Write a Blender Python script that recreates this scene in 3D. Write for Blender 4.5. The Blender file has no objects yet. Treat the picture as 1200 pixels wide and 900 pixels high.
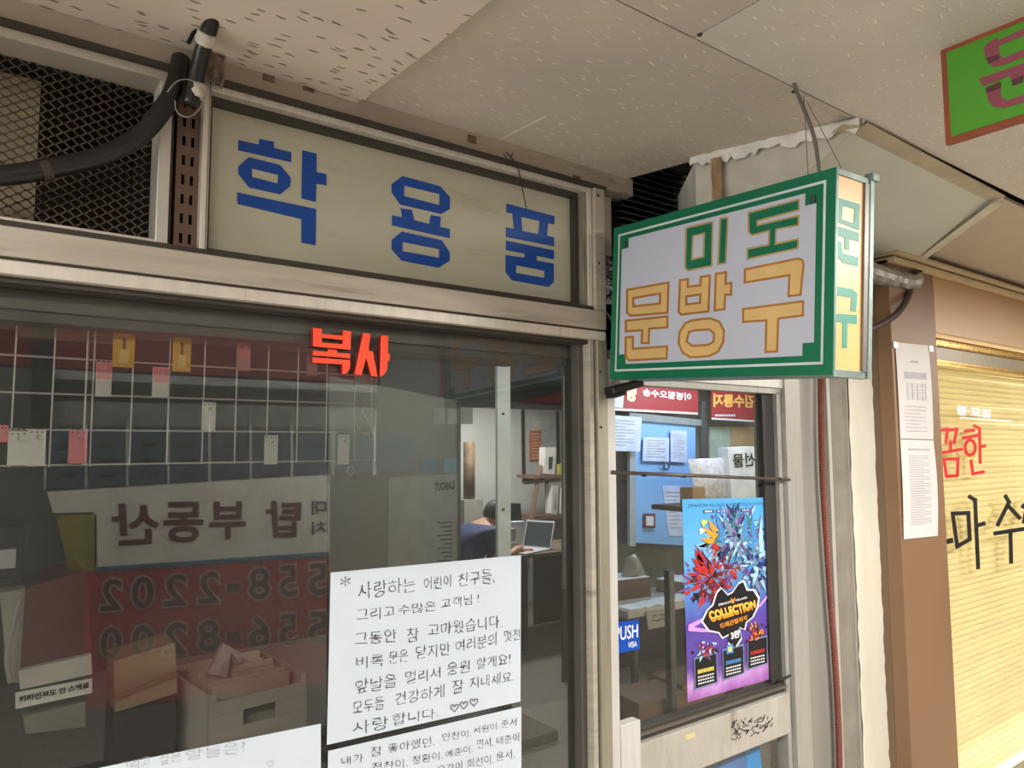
import bpy, bmesh, math, random
from mathutils import Vector, Matrix
from mathutils.geometry import tessellate_polygon
random.seed(7)
S = bpy.context.scene
COL = S.collection
# ------------------------------------------------------------------ camera
FPX, HCAM, DCAM = 860.0, 1.75, 1.5
hd, pt, rl = math.radians(53.7), math.radians(4.84), math.radians(.22)
Fv = Vector((math.cos(hd)*math.cos(pt), math.sin(hd)*math.cos(pt), math.sin(pt)))
R0 = Vector((math.sin(hd), -math.cos(hd), 0)); U0 = R0.cross(Fv)
Rv = R0*math.cos(rl) - U0*math.sin(rl); Uv = U0*math.cos(rl) + R0*math.sin(rl)
CP = Vector((0, -DCAM, HCAM))
cam = bpy.data.cameras.new('camera'); camo = bpy.data.objects.new('camera', cam); COL.objects.link(camo)
camo.matrix_world = Matrix((( Rv.x, Uv.x, -Fv.x, CP.x), (Rv.y, Uv.y, -Fv.y, CP.y), (Rv.z, Uv.z, -Fv.z, CP.z), (0,0,0,1)))
cam.sensor_width = 36; cam.lens = 36*FPX/1200; cam.clip_start = .02
S.camera = camo
S.view_settings.view_transform = 'Standard'; S.view_settings.look = 'None'
S.view_settings.exposure = 0.0; S.view_settings.gamma = 1; S.view_settings.use_curve_mapping = False
# ------------------------------------------------------------------ world and large lights
W = bpy.data.worlds.new('world'); S.world = W; W.use_nodes = True
W.node_tree.nodes['Background'].inputs[0].default_value = (1.0, .98, .93, 1)
W.node_tree.nodes['Background'].inputs[1].default_value = 5.0
def area(name, loc, rot, sx, sy, power, col):
    l = bpy.data.lights.new(name, 'AREA'); l.shape = 'RECTANGLE'; l.size = sx; l.size_y = sy
    l.energy = power; l.color = col
    o = bpy.data.objects.new(name, l); COL.objects.link(o); o.location = loc; o.rotation_euler = rot; return o
area('corridor_light', (-.9, -1.7, 2.46), (0, 0, 0), 1.2, .12, 78, (1, .97, .9))
area('corridor_light', (2.4, -1.75, 2.46), (0, 0, 0), 1.2, .12, 105, (1, .97, .91))
area('corridor_light', (5.2, -1.3, 2.46), (0, 0, 0), 1.2, .12, 110, (1, .93, .82))
area('back_room_light', (4.0, 4.1, 2.38), (0, 0, 0), 1.2, .3, 62, (1, .98, .94))
area('post_fill_light', (2.3, 1.9, 2.42), (math.radians(20), 0, 0), .6, .1, 12, (.95, 1, 1))  # added fill without a real fitting, brightens the white post
area('rear_glazing_light', (4.6, 1.9, 2.36), (math.radians(35), 0, 0), 1.4, .3, 22, (.78, .88, 1))

# ------------------------------------------------------------------ measuring: a pixel of the 1200x900 frame onto a real plane
def ray(px, py): return Fv + Rv*((px-600)/FPX) + Uv*((450-py)/FPX)
def at(px, py, y=0.0):
    d = ray(px, py); return CP + d*((y-CP.y)/d.y)
def atx(px, py, x):
    d = ray(px, py); return CP + d*((x-CP.x)/d.x)
def atz(px, py, z):
    d = ray(px, py); return CP + d*((z-CP.z)/d.z)

# ------------------------------------------------------------------ materials
def lin(c):
    return tuple(((v/255)/12.92 if v/255 <= .04045 else ((v/255+.055)/1.055)**2.4) for v in c)
MC = {}
def M(name, rgb, rough=.6, metal=0, var=.12, scale=8, bump=0, bscale=40, stretch=(1,1,1), grime=None, emit=0, alpha=None, translucent=0):
    if name in MC: return MC[name]
    m = bpy.data.materials.new(name); m.use_nodes = True; nt = m.node_tree; N = nt.nodes; L = nt.links
    b = N['Principled BSDF']; c = lin(rgb)
    b.inputs['Roughness'].default_value = rough; b.inputs['Metallic'].default_value = metal
    tc = N.new('ShaderNodeTexCoord'); mp = N.new('ShaderNodeMapping'); mp.inputs['Scale'].default_value = stretch
    L.new(tc.outputs['Object'], mp.inputs['Vector'])
    n = N.new('ShaderNodeTexNoise'); n.inputs['Scale'].default_value = scale; n.inputs['Detail'].default_value = 5
    L.new(mp.outputs[0], n.inputs['Vector'])
    cr = N.new('ShaderNodeValToRGB'); e = cr.color_ramp.elements
    e[0].position = .3; e[1].position = .7
    e[0].color = tuple(v*(1-var) for v in c)+(1,); e[1].color = tuple(min(1, v*(1+var)) for v in c)+(1,)
    L.new(n.outputs['Fac'], cr.inputs[0]); out = cr.outputs[0]
    if grime:
        g = N.new('ShaderNodeTexNoise'); g.inputs['Scale'].default_value = grime[1]; g.inputs['Detail'].default_value = 8; g.inputs['Roughness'].default_value = .65
        L.new(mp.outputs[0], g.inputs['Vector'])
        r2 = N.new('ShaderNodeValToRGB'); r2.color_ramp.elements[0].position = grime[2]; r2.color_ramp.elements[1].position = grime[2]+.16
        L.new(g.outputs['Fac'], r2.inputs[0])
        mx = N.new('ShaderNodeMixRGB'); mx.inputs[2].default_value = lin(grime[0])+(1,)
        ml = N.new('ShaderNodeMath'); ml.operation = 'MULTIPLY'; ml.inputs[1].default_value = grime[3]
        L.new(r2.outputs[0], ml.inputs[0]); L.new(ml.outputs[0], mx.inputs[0]); L.new(out, mx.inputs[1]); out = mx.outputs[0]
    L.new(out, b.inputs['Base Color'])
    if bump:
        nb = N.new('ShaderNodeTexNoise'); nb.inputs['Scale'].default_value = bscale; nb.inputs['Detail'].default_value = 4
        L.new(mp.outputs[0], nb.inputs['Vector'])
        bp = N.new('ShaderNodeBump'); bp.inputs['Strength'].default_value = bump; bp.inputs['Distance'].default_value = .004
        L.new(nb.outputs['Fac'], bp.inputs['Height']); L.new(bp.outputs[0], b.inputs['Normal'])
    if emit:
        L.new(out, b.inputs['Emission Color']); b.inputs['Emission Strength'].default_value = emit
    if alpha is not None: b.inputs['Alpha'].default_value = alpha
    if translucent:
        tr = N.new('ShaderNodeBsdfTranslucent'); L.new(out, tr.inputs[0]); ms = N.new('ShaderNodeMixShader'); ms.inputs[0].default_value = translucent
        L.new(b.outputs[0], ms.inputs[1]); L.new(tr.outputs[0], ms.inputs[2]); L.new(ms.outputs[0], N['Material Output'].inputs[0])
    MC[name] = m; return m
def glass_mat(name, tint, k, base):
    m = bpy.data.materials.new(name); m.use_nodes = True; nt = m.node_tree; N = nt.nodes; L = nt.links
    N.remove(N['Principled BSDF'])
    t = N.new('ShaderNodeBsdfTransparent'); t.inputs[0].default_value = tint+(1,)
    g = N.new('ShaderNodeBsdfGlossy'); g.inputs['Roughness'].default_value = 0.0; g.inputs[0].default_value = (.97, 1, .98, 1)
    f = N.new('ShaderNodeLayerWeight'); f.inputs[0].default_value = .5
    p5 = N.new('ShaderNodeMath'); p5.operation = 'POWER'; p5.inputs[1].default_value = 4; L.new(f.outputs['Facing'], p5.inputs[0])
    a = N.new('ShaderNodeMath'); a.operation = 'MULTIPLY_ADD'; a.inputs[1].default_value = k; a.inputs[2].default_value = base
    L.new(p5.outputs[0], a.inputs[0])
    x = N.new('ShaderNodeMixShader'); L.new(a.outputs[0], x.inputs[0]); L.new(t.outputs[0], x.inputs[1]); L.new(g.outputs[0], x.inputs[2])
    # thin film of dust on the pane
    d = N.new('ShaderNodeBsdfDiffuse'); d.inputs[0].default_value = (.5, .49, .46, 1)
    nz = N.new('ShaderNodeTexNoise'); nz.inputs['Scale'].default_value = 3; nz.inputs['Detail'].default_value = 6
    tcn = N.new('ShaderNodeTexCoord'); L.new(tcn.outputs['Object'], nz.inputs['Vector'])
    ma = N.new('ShaderNodeMath'); ma.operation = 'MULTIPLY'; ma.inputs[1].default_value = .045; L.new(nz.outputs['Fac'], ma.inputs[0])
    x2 = N.new('ShaderNodeMixShader'); L.new(ma.outputs[0], x2.inputs[0]); L.new(x.outputs[0], x2.inputs[1]); L.new(d.outputs[0], x2.inputs[2])
    L.new(x2.outputs[0], N['Material Output'].inputs[0]); return m
GLASS = glass_mat('window_glass', (.80, .80, .79), 1.0, .04)
DGLASS = glass_mat('door_glass', (.95, .97, .97), .7, .015)
def tile_mat(name, base, mark, ang, relief, stain=None):
    m = bpy.data.materials.new(name); m.use_nodes = True; nt = m.node_tree; N = nt.nodes; L = nt.links
    b = N['Principled BSDF']; b.inputs['Roughness'].default_value = .75
    tc = N.new('ShaderNodeTexCoord')
    nz = N.new('ShaderNodeTexNoise'); nz.inputs['Scale'].default_value = 30; nz.inputs['Detail'].default_value = 0
    L.new(tc.outputs['Object'], nz.inputs['Vector'])
    ad = N.new('ShaderNodeMixRGB'); ad.blend_type = 'ADD'; ad.inputs[0].default_value = .018
    L.new(tc.outputs['Object'], ad.inputs[1]); L.new(nz.outputs['Color'], ad.inputs[2])
    mp = N.new('ShaderNodeMapping'); mp.inputs['Rotation'].default_value = (0, 0, ang); mp.inputs['Scale'].default_value = (1, 4.2, 1)
    L.new(ad.outputs[0], mp.inputs['Vector'])
    v = N.new('ShaderNodeTexVoronoi'); v.voronoi_dimensions = '2D'; v.inputs['Scale'].default_value = 13; v.inputs['Randomness'].default_value = 1
    L.new(mp.outputs[0], v.inputs['Vector'])
    lt = N.new('ShaderNodeValToRGB'); lt.color_ramp.elements[0].position = .11; lt.color_ramp.elements[1].position = .15
    lt.color_ramp.elements[0].color = (1,1,1,1); lt.color_ramp.elements[1].color = (0,0,0,1); L.new(v.outputs['Distance'], lt.inputs[0])
    big = N.new('ShaderNodeTexNoise'); big.inputs['Scale'].default_value = 2.2; big.inputs['Detail'].default_value = 5
    L.new(tc.outputs['Object'], big.inputs['Vector'])
    cr = N.new('ShaderNodeValToRGB'); cr.color_ramp.elements[0].position = .3; cr.color_ramp.elements[1].position = .72
    c = lin(base); cr.color_ramp.elements[0].color = tuple(x*.8 for x in c)+(1,); cr.color_ramp.elements[1].color = c+(1,)
    L.new(big.outputs['Fac'], cr.inputs[0]); o = cr.outputs[0]
    mx = N.new('ShaderNodeMixRGB'); mx.inputs[2].default_value = lin(mark)+(1,)
    ml = N.new('ShaderNodeMath'); ml.operation = 'MULTIPLY'; ml.inputs[1].default_value = .85
    sc_ = N.new('ShaderNodeSeparateColor'); L.new(v.outputs['Color'], sc_.inputs[0]); gt = N.new('ShaderNodeMath'); gt.operation = 'GREATER_THAN'; gt.inputs[1].default_value = .2; L.new(sc_.outputs[0], gt.inputs[0])
    m0_ = N.new('ShaderNodeMath'); m0_.operation = 'MULTIPLY'; L.new(lt.outputs[0], m0_.inputs[0]); L.new(gt.outputs[0], m0_.inputs[1]); lt = m0_
    L.new(lt.outputs[0], ml.inputs[0]); L.new(ml.outputs[0], mx.inputs[0]); L.new(o, mx.inputs[1]); L.new(mx.outputs[0], b.inputs['Base Color'])
    bp = N.new('ShaderNodeBump'); bp.inputs['Strength'].default_value = .7; bp.inputs['Distance'].default_value = relief
    L.new(lt.outputs[0], bp.inputs['Height']); L.new(bp.outputs[0], b.inputs['Normal'])
    return m
TILE_DARK = tile_mat('ceiling_tile_fissured', (214, 201, 185), (105, 92, 78), .9, -.002)
TILE = tile_mat('ceiling_tile_painted', (202, 192, 177), (226, 216, 200), .45, .002)
TILE_R = tile_mat('ceiling_tile_pale', (216, 209, 196), (232, 226, 214), -.5, .002)
ALU = M('aged_aluminium', (182, 174, 160), .42, .25, .12, 4, .15, 60, (1, 1, 14), grime=((95, 82, 68), 2.5, .56, .55))
ALU2 = M('bright_aluminium', (206, 200, 188), .38, .25, .08, 4, .1, 60, (14, 1, 1), grime=((120, 106, 90), 3, .6, .4))
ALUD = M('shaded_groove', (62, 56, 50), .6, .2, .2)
GREY = M('grey_paint', (140, 138, 130), .5, 0, .1, 3, .1, 30, (1,1,.3), grime=((100, 96, 88), 3, .55, .5))
CREAM = M('cream_paint', (200, 196, 184), .6, 0, .06, 3, .25, 25, (1,1,.3), grime=((150, 140, 122), 3, .58, .5))
DIRTYW = M('dirty_plaster', (196, 190, 176), .8, 0, .12, 10, .6, 18, grime=((120, 90, 60), 6, .62, .7))
BLACK = M('black', (16, 15, 15), .5, 0, .2); BLK_GL = M('black_rubber', (24, 23, 23), .32, 0, .3, 20, .3, 60)
WHITE = M('white_paper', (200, 210, 221), .6, 0, .03, 5, .12, 9)
INK = M('pencil_ink', (66, 62, 62), .7); INKL = M('faint_pencil', (168, 168, 170), .7); PRINT = M('grey_print', (170, 170, 175), .7)
DARKWALL = M('dark_wall', (74, 72, 68), .8, 0, .1)
DARKER = M('dark_void', (34, 31, 29), .8, 0, .2)

# ------------------------------------------------------------------ mesh helpers
class MB:
    def __init__(s): s.v = []; s.f = []
    def poly(s, pts):
        b = len(s.v); s.v += [tuple(p) for p in pts]; s.f.append(tuple(range(b, b+len(pts)))); return s
    def box(s, x0, x1, y0, y1, z0, z1, M4=None):
        c = [(x0,y0,z0),(x1,y0,z0),(x1,y1,z0),(x0,y1,z0),(x0,y0,z1),(x1,y0,z1),(x1,y1,z1),(x0,y1,z1)]
        if M4 is not None: c = [tuple(M4 @ Vector(p)) for p in c]
        b = len(s.v); s.v += c
        s.f += [tuple(b+i for i in q) for q in ((0,3,2,1),(4,5,6,7),(0,1,5,4),(1,2,6,5),(2,3,7,6),(3,0,4,7))]; return s
    def slab(s, pts, off):          # planar outline given thickness along off
        off = Vector(off); n = len(pts); b = len(s.v)
        s.v += [tuple(p) for p in pts] + [tuple(Vector(p)+off) for p in pts]
        s.f.append(tuple(b+i for i in range(n))); s.f.append(tuple(b+n+i for i in reversed(range(n))))
        for i in range(n): j = (i+1) % n; s.f.append((b+i, b+n+i, b+n+j, b+j))
        return s
    def tube(s, pts, r, n=10, cap=True):
        pts = [Vector(p) for p in pts]; rs = r if isinstance(r, (list, tuple)) else [r]*len(pts)
        b = len(s.v); up = None
        for i, p in enumerate(pts):
            t = (pts[min(i+1, len(pts)-1)] - pts[max(i-1, 0)]).normalized()
            if up is None: up = Vector((0,0,1)) if abs(t.z) < .9 else Vector((1,0,0))
            a = t.cross(up).normalized(); c = a.cross(t).normalized(); up = c
            for k in range(n):
                q = 2*math.pi*k/n; s.v.append(tuple(p + (a*math.cos(q) + c*math.sin(q))*rs[i]))
        for i in range(len(pts)-1):
            for k in range(n):
                k2 = (k+1) % n; s.f.append((b+i*n+k, b+i*n+k2, b+(i+1)*n+k2, b+(i+1)*n+k))
        if cap:
            s.f.append(tuple(b+k for k in reversed(range(n)))); s.f.append(tuple(b+(len(pts)-1)*n+k for k in range(n)))
        return s
    def lathe(s, c, prof, n=16):
        b = len(s.v)
        for r, z in prof:
            for k in range(n): q = 2*math.pi*k/n; s.v.append((c[0]+r*math.cos(q), c[1]+r*math.sin(q), c[2]+z))
        for i in range(len(prof)-1):
            for k in range(n): k2 = (k+1)%n; s.f.append((b+i*n+k, b+i*n+k2, b+(i+1)*n+k2, b+(i+1)*n+k))
        s.f.append(tuple(b+k for k in reversed(range(n)))); s.f.append(tuple(b+(len(prof)-1)*n+k for k in range(n))); return s
    def area(s, outer, holes=(), off=(0,0,0)):   # filled outline with holes; off = thickness vector
        loops = [list(map(Vector, outer))] + [list(map(Vector, h)) for h in holes]
        flat = [p for l in loops for p in l]; tris = tessellate_polygon(loops); off = Vector(off)
        b = len(s.v); s.v += [tuple(p) for p in flat]; s.f += [tuple(b+i for i in t) for t in tris]
        if off.length > 0:
            b2 = len(s.v); s.v += [tuple(p+off) for p in flat]; s.f += [tuple(b2+i for i in reversed(t)) for t in tris]
            k = 0
            for l in loops:
                for i in range(len(l)): j = (i+1) % len(l); s.f.append((b+k+i, b+k+j, b2+k+j, b2+k+i))
                k += len(l)
        return s
    def build(s, name, mat, parent=None, bevel=0, smooth=False, kind=None, label=None):
        me = bpy.data.meshes.new(name); me.from_pydata(s.v, [], s.f)
        bm = bmesh.new(); bm.from_mesh(me); bmesh.ops.recalc_face_normals(bm, faces=bm.faces); bm.to_mesh(me); bm.free()
        me.materials.append(mat)
        if smooth: me.polygons.foreach_set('use_smooth', [True]*len(me.polygons))
        o = bpy.data.objects.new(name, me); COL.objects.link(o)
        if parent is not None:
            o.parent = parent; o.matrix_parent_inverse = wm(parent).inverted()
        if bevel:
            md = o.modifiers.new('bevel', 'BEVEL'); md.width = bevel; md.segments = 2; md.limit_method = 'ANGLE'
        if kind: o['kind'] = kind
        if label: o['label'] = label
        return o
def wm(o): return Matrix.Translation(o.location) if o.type == 'EMPTY' else Matrix.Identity(4)   # empties sit unrotated; child meshes are modelled in world space
def thing(name, label, cat, loc=(0,0,0), group=None):
    o = bpy.data.objects.new(name, None); COL.objects.link(o); o.location = loc; o.empty_display_size = .05
    o['label'] = label; o['category'] = cat
    if group: o['group'] = group
    return o
def tag(o, label, cat, group=None):
    o['label'] = label; o['category'] = cat
    if group: o['group'] = group
    return o
def struct(name, loc=(0,0,0)):
    o = bpy.data.objects.new(name, None); COL.objects.link(o); o.location = loc; o['kind'] = 'structure'; return o
def sm(o): o['kind'] = 'structure'; return o
def bx(*a): return MB().box(*a)
# letters ------------------------------------------------------------
def text_mesh(s, body, bold=0.0):
    cu = bpy.data.curves.new('lettering', 'FONT'); cu.body = body; cu.size = 1; cu.resolution_u = 3; cu.offset = bold; cu.fill_mode = 'FRONT'
    o = bpy.data.objects.new('lettering', cu); COL.objects.link(o)
    me = bpy.data.meshes.new_from_object(o.evaluated_get(bpy.context.evaluated_depsgraph_get()))
    bpy.data.objects.remove(o); v = [x.co.copy() for x in me.vertices]; f = [tuple(p.vertices) for p in me.polygons]
    return v, f
_tc = {}
def text_quad(mb, body, q, bold=0.0, off=(0,0,0), wob=0.0, mirror=False):
    """lay the words into the quad TL, TR, BR, BL (real points on one plane)"""
    if (body, bold) not in _tc: _tc[(body, bold)] = text_mesh(mb, body, bold)
    v, f = _tc[(body, bold)]
    if not v: return
    x0 = min(p.x for p in v); x1 = max(p.x for p in v); y0 = min(p.y for p in v); y1 = max(p.y for p in v)
    TL, TR, BR, BL = [Vector(p) for p in q]; off = Vector(off); b = len(mb.v)
    for p in v:
        u = (p.x-x0)/(x1-x0); w = (p.y-y0)/(y1-y0)
        if wob: w += wob*math.sin(u*23+len(body)) + .5*wob*math.sin(u*57); u += wob*.12*math.sin(w*5+u*40)
        if mirror: u = 1-u
        mb.v.append(tuple((BL*(1-u)+BR*u)*(1-w) + (TL*(1-u)+TR*u)*w + off))
    mb.f += [tuple(b+i for i in t) for t in f]
def zoompts(z, pts): return [(z[0]+x/z[2], z[1]+y/z[2]) for x, y in pts]
def inset(pts, d):       # 2D offset towards the polygon's inside (d > 0)
    n = len(pts); A = sum(pts[i][0]*pts[(i+1)%n][1]-pts[(i+1)%n][0]*pts[i][1] for i in range(n)); sg = 1 if A > 0 else -1
    out = []
    for i in range(n):
        p0 = Vector(pts[i-1]); p = Vector(pts[i]); p1 = Vector(pts[(i+1)%n])
        e0 = (p-p0).normalized(); e1 = (p1-p).normalized()
        n0 = Vector((-e0.y, e0.x))*sg; n1 = Vector((-e1.y, e1.x))*sg
        m = n0+n1
        m = m/max(.35, m.dot(m)/2) if m.length > 1e-4 else n0
        out.append(tuple(p + m*d))
    return out
def strokes(mb, pl, lines, w, close=False):
    """pen strokes: polylines in frame pixels, w pixels wide, projected by pl"""
    for ln in lines:
        for a, b in zip(ln, ln[1:]):
            a = Vector(a); b = Vector(b); d = (b-a)
            if d.length < 1e-6: continue
            d.normalize(); n = Vector((-d.y, d.x))*(w/2); a2 = a-d*w*.45; b2 = b+d*w*.45
            q = [pl(*(a2+n)), pl(*(b2+n)), pl(*(b2-n)), pl(*(a2-n))]; lf = (CP-q[0]).normalized()*(len(mb.f) % 40)*2.5e-5
            mb.poly([p + lf for p in q])

ZC = 2.522       # ceiling height
# ================================================================== STRUCTURE
sm(bx(-4, 11, -2.5, -.02, -.12, 0).build('floor', M('corridor_floor', (150, 142, 130), .5, 0, .12, 5)))
fl = bx(-1.7, 8, .0, 5.3, -.1, .002); sm(fl.build('floor', M('shop_floor_speckled', (112, 106, 98), .6, 0, .35, 90)))
sm(bx(11, 11.1, -2.62, .3, 0, 2.66).build('wall_end_blocker', M('end_blocker_cream', (150, 140, 124), .8)))  # unseen wall, added to keep the bright world out of the window reflection
sm(bx(5.62, 11, -.05, .1, 0, 2.66).build('wall_front_far', M('corridor_far_front', (160, 148, 128), .8)))
ce = struct('ceiling', (0, 0, ZC))
bx(-4, 11, -2.7, .05, ZC+.09, ZC+.14).build('ceiling_slab', M('slab', (90, 84, 76), .9), ce)
def tile(x0, x1, y0, y1, z, mat, nm='ceiling_tile', curl=None):
    mb = MB()
    if curl:          # right edge hangs lower towards the corridor
        nx, ny = 10, 10; b = 0
        for lay in (0, .009):
            for j in range(ny+1):
                for i in range(nx+1):
                    u = i/nx; v = j/ny; x = x0+(x1-x0)*u; y = y0+(y1-y0)*v
                    mb.v.append((x + curl[1]*(v-.5)*u, y, z - curl[0]*u**3*(.35+.65*math.sin(math.pi*v)) + lay))
        k = (nx+1)*(ny+1)
        for l in (0, 1):
            for j in range(ny):
                for i in range(nx):
                    a = l*k+j*(nx+1)+i; mb.f.append((a, a+1, a+nx+2, a+nx+1))
        for j in range(ny): a = j*(nx+1)+nx; mb.f.append((a, a+nx+1, a+nx+1+k, a+k))
        for i in range(nx): mb.f.append((i, i+1, i+1+k, i+k))
    else: mb.box(x0+.0015, x1-.0015, y0+.0015, y1-.0015, z, z+.009)
    return mb.build(nm, mat, ce)
tile(-.25, .668, -.63, -.0, ZC-.004, TILE_DARK, curl=(.016, -.03)); tile(-1.15, -.25, -.63, 0, ZC-.004, TILE_DARK)
tile(-.73, .17, -1.26, -.63, ZC, TILE_DARK); tile(.17, 1.07, -1.26, -.63, ZC, TILE); tile(1.07, 1.97, -1.26, -.63, ZC, TILE_R)
tile(1.97, 2.87, -1.26, -.63, ZC, TILE_R); tile(2.87, 3.77, -1.26, -.63, ZC, TILE_R); tile(3.77, 4.67, -1.26, -.63, ZC, TILE_R)
tile(4.67, 11, -2.5, -.63, ZC, TILE_R); tile(4.67, 11, -.63, -.05, ZC, TILE_R)
for x in (-.73, .17, 1.07, 1.97, 2.87, 3.77): tile(x, x+.9, -1.89, -1.26, ZC, TILE_R); tile(x, x+.9, -2.5, -1.89, ZC, TILE_R)
# cut tile over the shop front, its right edge running askew to the hanging sign
MB().slab([(.67, -.001, ZC), (1.500, -.001, ZC), (1.502, -.043, ZC), (1.644, -.628, ZC), (.67, -.628, ZC)], (0, 0, .009)).build('ceiling_tile', TILE, ce)
# patched smooth board beyond the opening and its tape strips
pb = [atz(1003, 143, ZC-.006), atz(1176, 232, ZC-.006), atz(1067, 318, ZC-.03), atz(880, 240, ZC-.03)]
MB().slab(pb, (0, 0, .012)).build('patch_board', M('smooth_grey_green_board', (205, 208, 196), .6, 0, .05, 3, grime=((170, 160, 140), 4, .6, .5)), ce)
def strip_px(pts, w, z, mat, nm, par):
    mb = MB()
    for a, b in zip(pts, pts[1:]):
        A = atz(*a, z); B = atz(*b, z); d = (B-A).normalized(); n = Vector((-d.y, d.x, 0))*w/2
        mb.slab([A+n, B+n, B-n, A-n], (0, 0, -.003))
    return mb.build(nm, mat, par)
TAPE = M('yellowed_joint_tape', (184, 172, 148), .8, 0, .15, 8, .3, 20, grime=((140, 105, 62), 9, .55, .7))
strip_px([(1005, 148), (1168, 232)], .05, ZC-.008, TAPE, 'joint_tape', ce)
strip_px([(1168, 238), (1068, 312)], .035, ZC-.025, M('pale_joint_tape', (208, 202, 186), .8, 0, .1, 12), 'joint_tape', ce)
strip_px([(997, 146), (930, 200), (905, 232)], .045, ZC-.02, TAPE, 'joint_tape', ce)
# beige ceiling over the brown shop
MB().slab([(2.58, -.6, ZC), (5.6, -.6, ZC), (5.6, -.05, ZC), (3.25, -.05, ZC)], (0, 0, .01)).build('ceiling_tile', M('beige_board', (190, 176, 158), .7, 0, .06, 3), ce)
# paint crack marks and fixing screws
for px, py in ((820, 40), (563, 163), (930, 107), (936, 113)):
    p = atz(px, py, ZC); MB().lathe((p.x, p.y, ZC-.003), [(.004, 0), (.005, .003)], 8).build('fixing_screw', BLACK, ce)
strip_px([(585, 163), (640, 135)], .003, ZC+.002, M('paint_scratch', (225, 218, 205), .7), 'scratch', ce)
# openings above the door: louvre, ragged lintel
wf = struct('wall_front', (1.5, 0, 2.0))
LOUV = M('black_louvre', (56, 60, 72), .45)
mb = MB().box(1.44, 1.80, .06, .09, 2.1, ZC+.12); mb.build('louvre_back', BLACK, wf)
for k in range(24):
    z = 2.16+k*.0195
    MB().slab([(1.5, -.0, z), (1.8, -.0, z), (1.8, .05, z+.012), (1.5, .05, z+.012)], (0, 0, .004)).build('louvre_slat', LOUV, wf)
# lintel: lumpy plaster face
def lumpy(x0, x1, z0, z1, y, amp, nx, nz, seed, edge=.0):
    rnd = random.Random(seed); mb = MB()
    for j in range(nz+1):
        for i in range(nx+1):
            e = edge*(rnd.random()-.5) if j in (0, nz) else 0
            mb.v.append((x0+(x1-x0)*i/nx, y - amp*rnd.random(), z0+(z1-z0)*j/nz + e))
    for j in range(nz):
        for i in range(nx): a = j*(nx+1)+i; mb.f.append((a, a+1, a+nx+2, a+nx+1))
    return mb
lumpy(1.80, 3.0, 2.0, ZC+.08, .0, .012, 36, 12, 3).build('lintel_face', DIRTYW, wf, smooth=True)
bx(1.80, 5.6, .012, .1, 2.0 if 0 else 2.26, ZC+.12).build('lintel', DIRTYW, wf)
# cross beam under the askew tile edge, topped with white filler
def lumpy_between(A, B, z0, z1, amp, nx, nz, seed, edge=0):
    rnd = random.Random(seed); mb = MB(); A = Vector(A); B = Vector(B); d = (B-A).normalized(); n = Vector((d.y, -d.x, 0)); n = n if n.x < 0 else -n
    for j in range(nz+1):
        for i in range(nx+1):
            p = A.lerp(B, i/nx) + n*amp*rnd.random(); e = edge*(rnd.random()-.5) if j == 0 else 0
            mb.v.append((p.x, p.y, z0+(z1-z0)*j/nz+e))
    for j in range(nz):
        for i in range(nx): a = j*(nx+1)+i; mb.f.append((a, a+1, a+nx+2, a+nx+1))
    return mb
def beam_z(t): return 2.33 if t < .35 else 2.33+(t-.35)/.65*(ZC-2.33-.01)
mb = lumpy_between((1.545, -.24, 0), (1.675, -.64, 0), 0, 1, .004, 30, 8, 3)
mb.v = [(x, y, beam_z((y+.24)/-.40)*(1-z)+(ZC+.01)*z) for x, y, z in mb.v]
mb.build('beam_face', DIRTYW, wf, smooth=True)
MB().slab([(1.552, -.24, 2.33), (1.60, -.38, 2.33), (1.9, -.1, 2.33), (1.9, .0, 2.33), (1.75, .0, 2.33)], (0, 0, .2)).build('cross_beam', DIRTYW, wf)
lumpy_between((1.530, -.235, 0), (1.662, -.635, 0), ZC-.028, ZC+.004, .014, 34, 4, 5, .018).build('white_filler', M('white_filler', (222, 219, 210), .85, 0, .1, 14, .8, 30), wf, smooth=True)
lumpy_between((1.536, -.30, 0), (1.545, -.325, 0), 2.36, ZC-.02, .006, 5, 12, 15).build('rust_stain', M('rust_stain', (150, 122, 92), .8, 0, .3, 20), wf, smooth=True)
# shop interior shell
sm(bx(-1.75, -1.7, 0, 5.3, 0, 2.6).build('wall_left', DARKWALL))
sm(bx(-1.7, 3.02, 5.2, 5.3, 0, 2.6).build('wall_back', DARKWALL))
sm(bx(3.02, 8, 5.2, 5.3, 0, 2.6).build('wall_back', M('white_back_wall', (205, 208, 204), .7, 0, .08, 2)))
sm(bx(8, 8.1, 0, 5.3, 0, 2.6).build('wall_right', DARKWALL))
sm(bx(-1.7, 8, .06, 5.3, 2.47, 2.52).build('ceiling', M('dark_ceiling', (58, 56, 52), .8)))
bulk = sm(bx(2.3, 8, 3.2, 3.3, 2.05, 2.47).build('trim_1', M('dark_bulkhead', (38, 37, 38), .6)))
# ceiling flashing along the shop front
tr = struct('trim_2', (0, 0, ZC))
bx(-1.2, 1.52, -.03, .05, 2.474, ZC+.002).build('flashing', M('stained_flashing', (178, 167, 151), .5, .3, .1, 3, .3, 20, (1, 1, 4), grime=((88, 70, 54), 5, .54, .6)), tr)
bx(-1.2, 1.40, -.045, .05, 2.462, 2.473).build('lower_lip', ALUD, tr)
for px, py in ((315, 90), (553, 163), (362, 102), (676, 210)):
    p = at(px, py, -.032); bx(p.x-.012, p.x+.012, -.034, -.03, p.z-.009, p.z+.009).build('glue_spot', M('glue_stain', (104, 86, 62), .7, 0, .4, 60), tr)
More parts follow.
